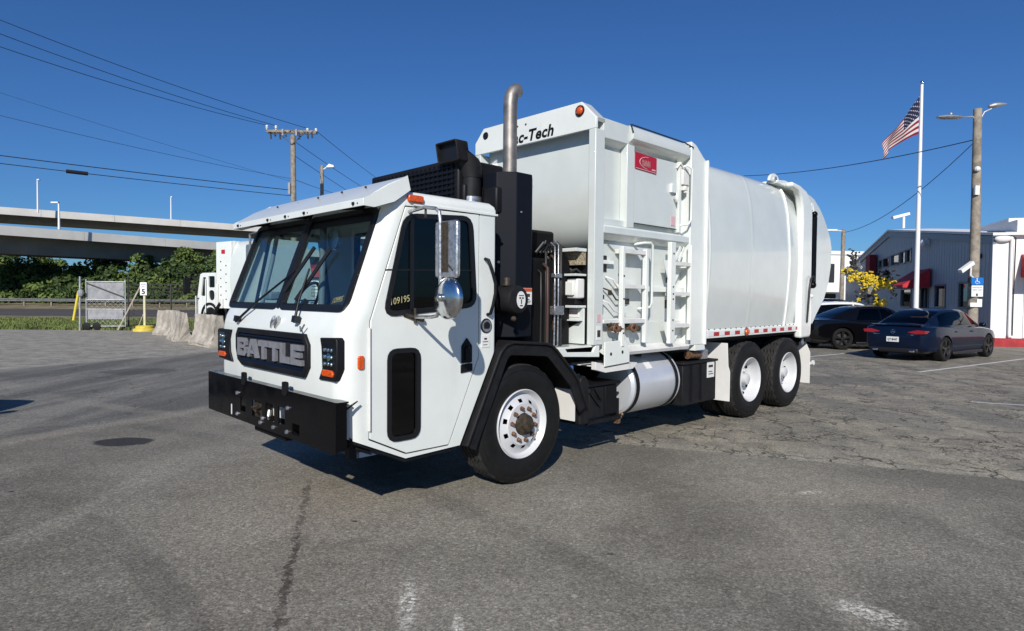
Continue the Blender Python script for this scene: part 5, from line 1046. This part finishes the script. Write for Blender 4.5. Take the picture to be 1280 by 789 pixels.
# front white wall (x = 0 plane), runs to y = -30
fw_ = part('front_wall', MB().box(-.02, .2, -30, -.0, .30, EV - .02), 'white_cladding', bl)
for k in range(70): part('wall_rib', MB().box(-.05, -.021, -.55 - k * .42, -.47 - k * .42, .32, EV - .35), 'white_cladding', bl)
part('corner_trim', MB().box(-.07, -.021, -.40, .10, .30, EV - .06), 'white_cladding', bl); part('gutter', MB().box(-.16, -.02, -30, .1, EV - .04, EV + .08), 'white_cladding', bl)
part('downspout', MB().tube([(-.14, -.45, EV), (-.14, -.45, .45), (-.22, -.45, .32)], .055, 8).sph((-.16, -.18, EV - .12), (.09, .28, .13), 10, 7), 'white_cladding', bl, sm=60)
part('cable', MB().tube([(-.1, .3, EV + .15), (-.2, -.2, EV + .12), (-.18, -.55, EV - .1), (-.12, -.55, 2.0), (-.12, -.55, .4)], .02, 6), 'hose_black', bl)
aw = part('awning', MB().prism([(-.06, 3.36), (-.06, 2.52), (-1.0, 2.52), (-1.0, 2.66)], 'y', -3.4, -.78), 'awning_red', bl)
aw2 = part('awning', MB().prism([(.09, 2.28), (.09, 3.22), (1.25, 2.42), (1.25, 2.28)], 'x', 8.0, 11.4), 'awning_red', bl)
part('red_post', MB().box(21.1, 22.6, .10, .5, 2.6, 4.75), 'awning_dark', bl)
for x in (8.7, 9.3): part('flood_light', MB().sph((x, .26, 4.5), (.16, .14, .2), 8, 6).box(x - .05, x + .05, .0, .16, 4.45, 4.75), 'sign_white', bl)
part('vent', MB().lathe([(0, 0), (.10, 0), (.10, .03), (0, .03)], (1.4, .02, 3.4), 'y', 14), 'dark_room', bl)
struct('kerb', MB().box(0, .16, -30, .2, 0, .30).box(-.16, -.001, -30, .25, 0, .15), 'kerb_red'); k_ = bpy.data.objects['kerb']; k_.location = (*B0, 0); k_.rotation_euler.z = math.atan2(dW.y, dW.x); k_.location.x -= .25 * dW.x; k_.location.y -= .25 * dW.y
def roofcam(lx, ly, z, label):
    t = thing('security_camera', label, 'camera', (0, 0, 0)); ca, sa = dW.x, dW.y; t.location = (B0[0] + ca * lx - sa * ly, B0[1] + sa * lx + ca * ly, z)
    part('mast', MB().tube([(0, 0, 0), (0, 0, .75)], .07, 8), 'sign_white', t); return t
t = roofcam(16.5, -.5, RG + .1, 'white camera mast on the roof ridge'); part('camera_body', MB().bar((-.7, 0, .62), (.3, 0, .88), .22, .16), 'sign_white', t)
t = roofcam(.8, -1.4, EV + .1, 'slim white mast with dark head on the flat roof edge'); part('camera_body', MB().bar((-.16, 0, .75), (.12, 0, .72), .1, .1).sph((-.1, 0, .80), .07, 8, 6), 'dark_steel', t)
# ---- white office block farther back
ob = thing('office_building', 'white two-storey block with dark window bands behind the parked cars', 'building', (24, 60, 0), R(8))
part('wall', MB().box(0, 11, 0, 8, 0, 6.0), 'white_cladding', ob)
part('window_band', MB().box(.5, 7.2, -.06, -.002, 3.3, 5.1), 'dark_room', ob); part('window_band', MB().box(.5, 7.4, -.06, -.002, .3, 2.2), 'dark_room', ob); part('canopy', MB().box(0, 7.6, -1.4, -.07, 2.35, 2.75), 'roof_white', ob); part('parapet', MB().box(-.1, 11.1, -.12, 8.1, 6.0, 6.35), 'roof_white', ob)
for k in range(6): part('mullion', MB().box(.9 + k * 1.05, 1.0 + k * 1.05, -.10, -.061, 3.3, 5.1), 'white_cladding', ob)
# ---- poles
lp = thing('light_pole', 'thin grey light pole with single lamp beside the white block', 'pole', (20.9, 40, 0))
part('pole', MB().tube([(0, 0, 0), (.05, 0, 6.1)], .15, 10, .11), 'weathered_wood', lp, sm=60); part('lamp_head', MB().tube([(0, 0, 6.0), (-.5, 0, 6.05)], .03, 6).box(-1.05, -.4, -.12, .12, 6.0, 6.1), 'sign_white', lp)
wpole = thing('wooden_light_pole', 'round wooden pole with two lamp heads, cameras and blue parking sign', 'pole', (15.36, 21.0, 0))
part('pole', MB().tube([(0, 0, 0), (.02, 0, 4), (-.02, 0, 8.0)], .165, 14, .12), 'weathered_wood', wpole, sm=60)
part('lamp_arm', MB().tube([(-.05, 0, 7.6), (-.18, 0, 7.75), (-.55, 0, 7.72)], .025, 8).tube([(.05, 0, 7.6), (.2, 0, 7.9), (.4, -.05, 8.0)], .025, 8), 'galvanised', wpole, sm=60)
part('lamp_head', MB().loft([[(x, w_ * math.cos(a), 7.72 + h_ * math.sin(a)) for a in [2 * math.pi * k / 12 for k in range(12)]] for x, w_, h_ in ((-.5, .05, .03), (-.7, .14, .06), (-1.1, .15, .07), (-1.35, .08, .03))]).sph((-.9, 0, 7.83), .05, 8, 6), 'galvanised', wpole, sm=50)
part('lamp_head', MB().loft([[(x, -.05 + w_ * math.cos(a), 8.08 + .3 * (x - .3) * .4 + h_ * math.sin(a)) for a in [2 * math.pi * k / 12 for k in range(12)]] for x, w_, h_ in ((.3, .05, .04), (.42, .13, .09), (.6, .14, .08), (.85, .07, .03))]), 'galvanised', wpole, sm=50)
part('photo_cell', MB().sph((-.08, -.15, 6.0), .09, 8, 6).box(-.16, -.02, -.2, -.12, 5.15, 5.45), 'sign_white', wpole)
part('security_camera', MB().bar((-.62, -.25, 2.62), (-.15, -.15, 2.92), .14, .12).tube([(-.2, -.16, 2.85), (-.18, -.12, 2.5), (-.05, -.1, 2.4)], .03, 6), 'sign_white', wpole)
part('junction_box', MB().box(-.22, -.08, -.18, -.05, 2.25, 2.42), 'dark_steel', wpole)
bs = part('parking_sign', MB().prism(rpoly([(-.20, 2.19), (.20, 2.19), (.20, 2.43), (-.20, 2.43)], .035), 'y', -.20, -.185), pm('sign_blue', (.01, .15, .50), .45), wpole)
part('wheelchair_symbol', MB().sph((-.02, -.205, 2.385), (.022, .004, .022), 10, 6).bar((-.02, -.205, 2.36), (-.005, -.205, 2.30), .005, .022).bar((-.005, -.205, 2.295), (.05, -.205, 2.295), .005, .018).bar((.05, -.205, 2.30), (.07, -.205, 2.235), .005, .018).tube([(-.02 + .052 * math.cos(a), -.205, 2.272 + .052 * math.sin(a)) for a in [R(100 + 22 * k) for k in range(11)]], .008, 6), 'sign_white', bs)
ws_ = part('permit_sign', MB().box(-.19, .19, -.20, -.185, 1.80, 2.17), 'sign_white', wpole); part('lettering', text_mb('PARKING BY', lambda u, v, w: (-.16 + u, -.2025, 2.08 + v), .055, width=.32), 'hub_dark', ws_); part('lettering', text_mb('PERMIT ONLY', lambda u, v, w: (-.16 + u, -.2025, 2.00 + v), .055, width=.32), 'hub_dark', ws_)
w2 = part('fine_sign', MB().box(-.22, .17, -.20, -.185, 1.46, 1.60).box(.0, .17, -.20, -.185, 1.60, 1.72), 'sign_white', wpole); part('print', MB().box(-.04, .02, -.203, -.2005, 1.82, 1.90), 'hub_dark', ws_)
# flag pole and flag
fp = thing('flag_pole', 'tall white flag pole in front of the grey building', 'pole', (15.4, 24.0, 0))
part('pole', MB().tube([(0, 0, 0), (0, 0, 5), (0, 0, 9.8)], .095, 14, .05), 'sign_white', fp, sm=60); part('finial', MB().sph((0, 0, 9.86), .08, 10, 7), 'chrome', fp, sm=60)
def flagmat():
    m, n, o = newmat('flag_cloth'); b = NB(n); p = n.nodes.new('ShaderNodeBsdfPrincipled'); s = n.nodes.new('ShaderNodeSeparateXYZ'); b.link(b.tc.outputs['UV'], s.inputs[0]); U, V = s.outputs[0], s.outputs[1]
    st = b.m('GREATER_THAN', b.m('FRACT', b.m('ADD', b.m('MULTIPLY', V, 6.5), .0)), .5); c = b.mix(st, (.25, .004, .016), (.66, .64, .62))
    can_ = b.m('MULTIPLY', b.m('LESS_THAN', U, .40), b.m('GREATER_THAN', V, 6 / 13))
    a = b.m('MULTIPLY', U, 5 / .40); v = b.m('MULTIPLY', b.m('SUBTRACT', V, 6 / 13), 4 * 13 / 7)
    def dots(ox, oy):
        fx = b.m('SUBTRACT', b.m('FRACT', b.m('ADD', a, ox)), .5); fz = b.m('SUBTRACT', b.m('FRACT', b.m('ADD', v, oy)), .5); return b.m('LESS_THAN', b.m('ADD', b.m('MULTIPLY', fx, fx), b.m('MULTIPLY', fz, fz)), .014)
    d = b.m('MAXIMUM', dots(0, 0), dots(.5, .5)); c = b.mix(can_, c, b.mix(d, (.008, .010, .045), (.75, .75, .75)))
    n.links.new(c, p.inputs['Base Color']); p.inputs['Roughness'].default_value = .8
    t = n.nodes.new('ShaderNodeBsdfTranslucent'); n.links.new(c, t.inputs[0]); x = n.nodes.new('ShaderNodeMixShader'); x.inputs[0].default_value = .2; n.links.new(p.outputs[0], x.inputs[1]); n.links.new(t.outputs[0], x.inputs[2]); n.links.new(x.outputs[0], o.inputs[0]); MATS['flag_cloth'] = m
flagmat()
nu, nv = 48, 20; vs = []; uv = []
for i in range(nu + 1):
    for j in range(nv + 1):
        U_, V_ = i / nu, j / nv
        top = Vector((15.34, 24.0, 9.36)); bot = Vector((15.35, 24.0, 7.94))
        cx = 15.32 - 1.55 * U_ ** .95 ; zt = 9.36 - 2.0 * U_ ** .9 ; zb = 7.94 - .95 * U_ ** 1.25
        h_ = lerp(zb, zt, V_); fold = .16 * math.sin(U_ * 9 - V_ * 2.6) * U_ ** .7 + .08 * math.sin(U_ * 17 + V_ * 3) * U_
        curl = .45 * max(0, U_ - .72) ** 1.2
        vs.append((cx + (.10 * (1 - V_) - .05) * U_ + curl * (1.0 - V_) * 1.6, 24.0 - fold - .35 * U_ * (V_ - .3) - curl * .9, h_ - curl * (1 - V_) * .5)); uv.append((U_, V_))
fs = [(i * (nv + 1) + j, (i + 1) * (nv + 1) + j, (i + 1) * (nv + 1) + j + 1, i * (nv + 1) + j + 1) for i in range(nu) for j in range(nv)]
me = bpy.data.meshes.new('flag'); me.from_pydata(vs, [], fs); ul = me.uv_layers.new(name='uv')
for l in me.loops: ul.data[l.index].uv = uv[l.vertex_index]
smooth(me, 80); fl = bpy.data.objects.new('flag', me); C.objects.link(fl); setmat(fl, 'flag_cloth'); tag(fl, 'United States flag drooping from the tall white pole', 'flag')
wire((15.3, 21, 7.0), (12.40, 34.00, 8.26), .25, .016, 'thin cable running from the wooden light pole behind the truck body'); wire((15.3, 21, 6.95), (20.9, 40, 5.9), .6, .014, 'drooping cable between the wooden light pole and the thin grey one')
# ---- scrap-metal sculpture
sc_ = thing('metal_sculpture', 'abstract yellow and black scrap-metal sculpture in front of the grey building', 'sculpture', (15.45, 27.2, 0))
pm('sculpt_yellow', (.68, .50, .03), .45, var=.3, vscale=6, dirt=.4, dirtcol=(.06, .05, .02), dscale=5); pm('sculpt_black', (.03, .03, .03), .5, var=.4)
rnd = random.Random(5)
def shards(c, r, n, s): 
    mb = MB()
    for i in range(n):
        p = Vector((c[0] + rnd.gauss(0, r[0]), c[1] + rnd.gauss(0, r[1]), c[2] + rnd.gauss(0, r[2]))); d = Vector((rnd.gauss(0, 1), rnd.gauss(0, 1), rnd.gauss(0, .7))).normalized(); mb.bar(p - d * s * rnd.uniform(.5, 1.2), p + d * s * rnd.uniform(.4, 1), s * rnd.uniform(.4, .9), s * rnd.uniform(.2, .5), (rnd.random(), rnd.random(), rnd.random()))
    return mb
part('plinth', MB().box(-.8, .8, -.5, .5, 0, .9), 'sculpt_black', sc_, bev=.03)
for pts, r0 in (([(-.55, 0, .9), (-.5, 0, 1.6), (-.15, 0, 2.0)], .12), ([(.4, 0, .9), (.35, 0, 1.6), (.1, 0, 2.0)], .13), ([(-.1, 0, 1.9), (.15, 0, 2.4), (.45, .05, 2.75)], .20), ([(.2, 0, 2.4), (-.45, -.05, 2.6), (-1.15, 0, 2.95)], .13), ([(.3, 0, 2.45), (.85, .05, 2.5), (1.0, .05, 2.0)], .10), ([(-.55, .05, 2.7), (-.7, .05, 3.2), (-.75, .05, 3.55)], .08), ([(-.7, .05, 3.45), (-1.0, .05, 3.6)], .06)):
    part('armature', MB().tube(pts, r0, 7, r0 * .7), 'sculpt_black', sc_)
for c, r, n, s, m in (((-.55, -.1, 1.3), (.10, .06, .24), 60, .09, 'sculpt_yellow'), ((.38, -.1, 1.3), (.12, .06, .26), 80, .10, 'sculpt_yellow'), ((-.1, -.05, 1.15), (.22, .06, .10), 40, .08, 'sculpt_yellow'), ((-.1, 0, 1.85), (.25, .08, .2), 50, .10, 'sculpt_black'), ((.2, -.12, 2.38), (.32, .07, .14), 130, .10, 'sculpt_yellow'), ((-.45, -.1, 2.62), (.30, .06, .10), 80, .09, 'sculpt_yellow'), ((-1.0, -.05, 2.88), (.16, .04, .06), 30, .08, 'sculpt_yellow'), ((.6, -.05, 2.72), (.2, .06, .2), 40, .09, 'sculpt_black'), ((.95, 0, 2.25), (.10, .06, .22), 40, .08, 'sculpt_black'), ((-.72, .03, 3.4), (.11, .06, .2), 46, .07, 'hub_dark'), ((-.6, .03, 3.05), (.22, .05, .1), 24, .08, 'galvanised')):
    o = part('scrap_cluster', shards(c, r, n, s), m, sc_); o['kind'] = 'stuff'
# red benches by the door
rb = thing('picnic_bench', 'red metal bench in front of the building door', 'bench', (16.6, 24.6, 0), math.atan2(dW.y, dW.x))
part('seat', MB().box(0, 1.8, -.2, .2, .42, .47), 'awning_red', rb); part('backrest', MB().box(0, 1.8, .2, .24, .6, .95), 'awning_red', rb)
for x in (.2, 1.6): part('leg', MB().box(x - .03, x + .03, -.18, .2, 0, .42).box(x - .03, x + .03, .2, .23, .4, .6), 'dark_steel', rb)

# ================================================================== cars (local: x forward, y to the car's left, z up)
pm('car_blue', (.003, .008, .024), .12, coat=.1, spec=.18); pm('car_black', (.003, .003, .004), .1, coat=.2, spec=.3); pm('car_white', (.75, .75, .74), .25, coat=.8); pm('car_dark', (.02, .022, .025), .2, coat=.8)
pm('car_trim', (.01, .01, .011), .45); pm('alloy_dark', (.05, .05, .055), .35, metal=.7); pm('tail_red', (.30, .008, .012), .2, coat=.8); glassmat('car_glass', (.04, .045, .05), .7); pm('plate_white', (.72, .72, .72), .4)
def car(name, label, loc, rz, spec, paint, group=None):
    c = thing(name, label, 'car', loc, rz, group); sec = spec['sec']; wb = spec['wb']; Rw = spec['rw']
    def half(s):
        x, w, z0, zs, zd = s
        return [(0, z0), (w * .82, z0), (w * .95, z0 + .06), (w * .985, z0 + .18), (w, lerp(z0, zs, .55)), (w * .99, lerp(z0, zs, .82)), (w * .965, zs - .02), (w * .90, zs + .012), (w * .6, lerp(zs, zd, .8)), (0, zd)]
    def cat(p0, p1, p2, p3, t): return .5 * ((2 * p1) + (-p0 + p2) * t + (2 * p0 - 5 * p1 + 4 * p2 - p3) * t * t + (-p0 + 3 * p1 - 3 * p2 + p3) * t ** 3)
    dense = []
    for i in range(len(sec) - 1):
        q = [sec[max(i - 1, 0)], sec[i], sec[i + 1], sec[min(i + 2, len(sec) - 1)]]
        for k in range(4): dense.append(tuple(lerp(q[1][0], q[2][0], k / 4) if j == 0 else cat(q[0][j], q[1][j], q[2][j], q[3][j], k / 4) for j in range(5)))
    dense.append(sec[-1]); rings = []
    for s in dense:
        h = half(s); rings.append([(s[0], y, z) for y, z in h] + [(s[0], -y, z) for y, z in reversed(h[1:-1])])
    bm_ = MB().loft(rings).mesh('b')
    cut = []
    for x in wb:
        for sd in (-1, 1): cut.append(MB().lathe([(0, 0), (Rw + .045, 0), (Rw + .045, .5), (0, .5)], (x, .62 if sd > 0 else -1.12, Rw), 'y', 32))
    body = part('body', boolean(bm_, cut), paint, c, sm=38)
    # greenhouse
    gh = spec['gh']                                   # (x, roof z, half width at top, half width at belt, belt z)
    gd = []
    for i in range(len(gh) - 1):
        q = [gh[max(i - 1, 0)], gh[i], gh[i + 1], gh[min(i + 2, len(gh) - 1)]]
        for k in range(6): gd.append(tuple(lerp(q[1][0], q[2][0], k / 6) if j == 0 else cat(q[0][j], q[1][j], q[2][j], q[3][j], k / 6) for j in range(5)))
    gd.append(gh[-1])
    def G(s, t, off=0.0):
        s = min(max(s, 0), len(gd) - 1.001); i = int(s); a = [lerp(u_, v_, s - i) for u_, v_ in zip(gd[i], gd[i + 1])]; x, zr, wt, wb_, zb = a
        zr = max(zr, zb + .002); pts = [(wb_, zb - .03), (lerp(wb_, wt, .5) + .015, lerp(zb, zr, .5)), (wt + .015, lerp(zb, zr, .86)), (wt - .06, zr - .012), (wt * .55, zr + .004), (0, zr + .012)]
        k = min(int(t), 4); f = t - k; y, z = lerp(pts[k][0], pts[k + 1][0], f), lerp(pts[k][1], pts[k + 1][1], f)
        nx = 0; d = Vector((0, y, z - zb + .25)).normalized(); return (x, y + d.y * off, z + d.z * off)
    def patch(s0, s1, t0, t1, off, n=14, m=4, sgn=1, f0=None):
        mb = MB(); pts = []
        for i in range(n + 1):
            for j in range(m + 1):
                t = lerp(t0, t1, j / m); a = s0(t) if callable(s0) else s0; b_ = s1(t) if callable(s1) else s1
                p = G(lerp(a, b_, i / n), t, off); pts.append((p[0], p[1] * sgn, p[2]))
        return mb.add(pts, [(i * (m + 1) + j, (i + 1) * (m + 1) + j, (i + 1) * (m + 1) + j + 1, i * (m + 1) + j + 1) for i in range(n) for j in range(m)])
    N = len(gd) - 1
    rf = MB()
    for sg in (1, -1): rf.add(*(lambda q: (q.v, q.f))(patch(0, N, 0, 5, 0, N, 15, sg)))
    part('roof', rf, paint, c, sm=50, weld=True)
    for sg in (1, -1):
        for (a0, a1, b0, b1) in spec['side']:
            part('side_window', patch(lambda t: lerp(a0, a1, t / 2), lambda t: lerp(b0, b1, t / 2), .25, 1.9, .008, 14, 4, sg), 'car_glass', c, sm=60)
    for nm, (s0, s1) in (('rear_glass', spec['rear']), ('windscreen', spec['front'])):
        mb = MB()
        for sg in (1, -1): mb.add(*(lambda q: (q.v, q.f))(patch(s0, s1, 2.75, 5, .008, 8, 5, sg)))
        part(nm, mb, 'car_glass', c, sm=60, weld=True)
    part('cabin', MB().box(gh[1][0], gh[-2][0] * .7, -.55, .55, .4, gh[0][4] + .05), 'car_trim', c)
    # wheels
    for x in wb:
        for sg in (1, -1):
            yo = (max(s[1] for s in sec) - .01) * sg
            w_ = part('wheel', MB().lathe([(Rw * .70, -.0), (Rw * .74, .012), (Rw * .92, .012), (Rw * .985, -.01), (Rw, -.04), (Rw, -.17), (Rw * .95, -.21), (Rw * .68, -.21)], (0, 0, 0), 'y', 36), 'tyre_wall', c, sm=35); w_.location = (x, yo, Rw); w_.rotation_euler = (0, 0, 0 if sg > 0 else math.pi)
            rm = MB().lathe([(Rw * .73, .0), (Rw * .70, .002), (Rw * .66, -.03), (Rw * .64, -.17)], (0, 0, 0), 'y', 36).lathe([(0, .0), (.05, 0), (.065, -.02), (.065, -.06)], (0, 0, 0), 'y', 14)
            for k in range(5):
                a = 2 * math.pi * k / 5 + .3
                for da in (-.11, .11): rm.bar((.05 * math.cos(a), -.02, .05 * math.sin(a)), (Rw * .68 * math.cos(a + da), -.012, Rw * .68 * math.sin(a + da)), .035, .03, (0, 1, 0))
            part('rim', rm, spec.get('rim', 'alloy_dark'), w_, sm=30); part('brake_disc', MB().lathe([(0, -.11), (Rw * .6, -.11), (Rw * .6, -.13)], (0, 0, 0), 'y', 24), 'dark_steel', w_)
    part('underbody', MB().box(wb[0] - .5, wb[1] + .4, -.6, .6, .17, .5), 'car_trim', c)
    # door lines, mirrors, handles
    W_ = max(s[1] for s in sec)
    for sg in (1, -1):
        part('door_mirror', MB().sph((spec['mir'][0], sg * (W_ + .06), spec['mir'][1]), (.09, .10, .07), 10, 7), paint, c, sm=60)
        for x in spec['handles']: part('door_handle', MB().sph((x, sg * (W_ - .005), spec['hz']), (.10, .016, .018), 8, 6), paint if spec.get('hpaint') else 'car_trim', c, sm=60)
        part('sill_trim', MB().box(wb[0] + Rw + .1, wb[1] - Rw - .1, sg * (W_ - .03) - .03, sg * (W_ - .03) + .03, .17, .26), 'car_trim', c, bev=.015)
    return c
SED = dict(wb=(-1.36, 1.37), rw=.335, rim='alloy_dark',
  sec=[(-2.36, .50, .42, .72, .76), (-2.32, .70, .33, .84, .88), (-2.18, .82, .25, .915, .965), (-1.85, .885, .21, .945, 1.0), (-1.36, .915, .20, .94, .99), (-.6, .905, .19, .915, .95), (.5, .90, .19, .895, .93), (1.1, .905, .19, .875, .94), (1.7, .89, .20, .81, .88), (2.1, .80, .22, .70, .77), (2.30, .62, .28, .60, .63), (2.36, .45, .34, .54, .56)],
  gh=[(-1.98, .975, .60, .74, .955), (-1.55, 1.17, .58, .80, .955), (-1.0, 1.36, .56, .82, .95), (-.45, 1.425, .57, .825, .94), (.1, 1.43, .58, .83, .93), (.55, 1.36, .58, .82, .92), (1.0, 1.13, .60, .80, .91), (1.38, .93, .66, .76, .90)],
  side=[(6, 9.5, 20, 20.2), (20.6, 20.8, 34, 29)], rear=(2, 12), front=(28, 40), mir=(.72, .98), handles=(-.75, .25), hz=.80, hpaint=True)
sed_ang = R(33)
rwc = Vector((11.85, 17.14)); ax_ = Vector((math.cos(sed_ang), math.sin(sed_ang))); lt = Vector((-ax_.y, ax_.x)); o_ = rwc + lt * .90 + ax_ * 1.36
sedan = car('sedan', 'dark blue four-door sedan seen from its rear, parked nearest the white wall', (o_.x, o_.y, 0), sed_ang, SED, 'car_blue', 'parked cars')
for sg in (1, -1):
    part('tail_light', MB().prism(rpoly([(.36 * sg, .735), (.80 * sg, .76), (.82 * sg, .84), (.60 * sg, .86), (.36 * sg, .80)], .02), 'x', -2.345, -2.05), 'tail_red', sedan, bev=.012)
    part('exhaust_tip', MB().box(-2.36, -2.2, .48 * sg - .07, .48 * sg + .07, .255, .31), 'chrome', sedan, bev=.02)
lpz = part('licence_plate', MB().box(-2.385, -2.372, -.16, .16, .52, .66), 'plate_white', sedan); part('plate_number', text_mb('QT 8H4T', lambda u, v, w: (-2.3865, .13 - u, .555 + v), .085, offset=.003, width=.26), 'sticker_black', lpz)
part('trunk_emblem', MB().tube([(-2.372 + .012 * math.sin(a), .055 * math.cos(a), .80 + .055 * math.sin(a)) for a in [2 * math.pi * k / 20 for k in range(21)]], .007, 6).bar((-2.37, 0, .80), (-2.37, 0, .852), .008, .012).bar((-2.37, 0, .80), (-2.37, .045, .775), .008, .012).bar((-2.37, 0, .80), (-2.37, -.045, .775), .008, .012), 'chrome', sedan, sm=60)
part('trunk_script', MB().box(-2.36, -2.34, .34, .52, .715, .735).box(-2.36, -2.34, -.52, -.34, .715, .735), 'chrome', sedan); part('diffuser', MB().box(-2.34, -2.1, -.62, .62, .24, .36), 'car_trim', sedan, bev=.03); part('trunk_spoiler', MB().prism([(-2.24, .955), (-2.10, .985), (-2.10, 1.0), (-2.26, .985)], 'y', -.66, .66), 'car_blue', sedan, bev=.006)
COU = dict(wb=(-1.45, 1.50), rw=.36, rim='alloy_dark',
  sec=[(-2.50, .55, .45, .78, .80), (-2.46, .80, .34, .93, .96), (-2.25, .90, .27, .97, 1.0), (-1.45, .955, .22, .98, 1.02), (-.8, .945, .20, .95, .98), (.5, .94, .20, .92, .95), (1.1, .945, .20, .91, .97), (1.9, .93, .22, .88, .94), (2.35, .86, .26, .80, .84), (2.48, .7, .32, .70, .72)],
  gh=[(-1.85, 1.0, .55, .72, .98), (-1.35, 1.20, .56, .80, .97), (-.75, 1.40, .56, .84, .955), (-.2, 1.455, .57, .845, .94), (.2, 1.44, .57, .84, .93), (.6, 1.30, .58, .82, .92), (1.15, .95, .64, .77, .92)],
  side=[(10, 13, 20, 20.2), (20.6, 20.8, 32, 26)], rear=(2, 11), front=(25, 35), mir=(.62, 1.0), handles=(.0,), hz=.80, hpaint=True)
cou = car('muscle_coupe', 'glossy black two-door muscle coupe behind the truck tail', (12.35, 21.85, 0), R(4), COU, 'car_black', 'parked cars')
SUV = dict(wb=(-1.4, 1.42), rw=.36, rim='alloy_dark',
  sec=[(-2.30, .60, .45, .85, .88), (-2.25, .85, .32, .98, 1.0), (-1.9, .92, .26, 1.02, 1.04), (-.6, .93, .22, 1.02, 1.04), (.8, .93, .22, 1.0, 1.03), (1.5, .92, .24, .96, 1.02), (2.1, .84, .28, .86, .92), (2.32, .62, .36, .70, .74)],
  gh=[(-2.2, 1.10, .66, .80, 1.0), (-1.95, 1.50, .64, .84, 1.0), (-1.3, 1.66, .64, .85, 1.0), (-.2, 1.70, .65, .85, 1.0), (.35, 1.64, .64, .84, .99), (.85, 1.38, .64, .82, .98), (1.35, 1.04, .68, .78, .97)],
  side=[(8, 9, 19, 19.2), (19.6, 19.8, 31, 27)], rear=(2, 7), front=(25, 35), mir=(.75, 1.08), handles=(-.8, .2), hz=.9)
car('suv', 'white car mostly hidden behind the black coupe', (13.3, 25.2, 0), R(4), dict(SUV, gh=[(x, z - .12, a, b_, c) for x, z, a, b_, c in SUV['gh']]), 'car_white', 'parked cars')
car('suv', 'dark utility vehicle parked behind the white car', (15.2, 30.0, 0), R(6), SUV, 'car_dark', 'parked cars')
car('suv', 'dark utility vehicle casting its shadow on the open asphalt', (-8.2, 6.15, 0), R(94), SUV, 'car_dark')
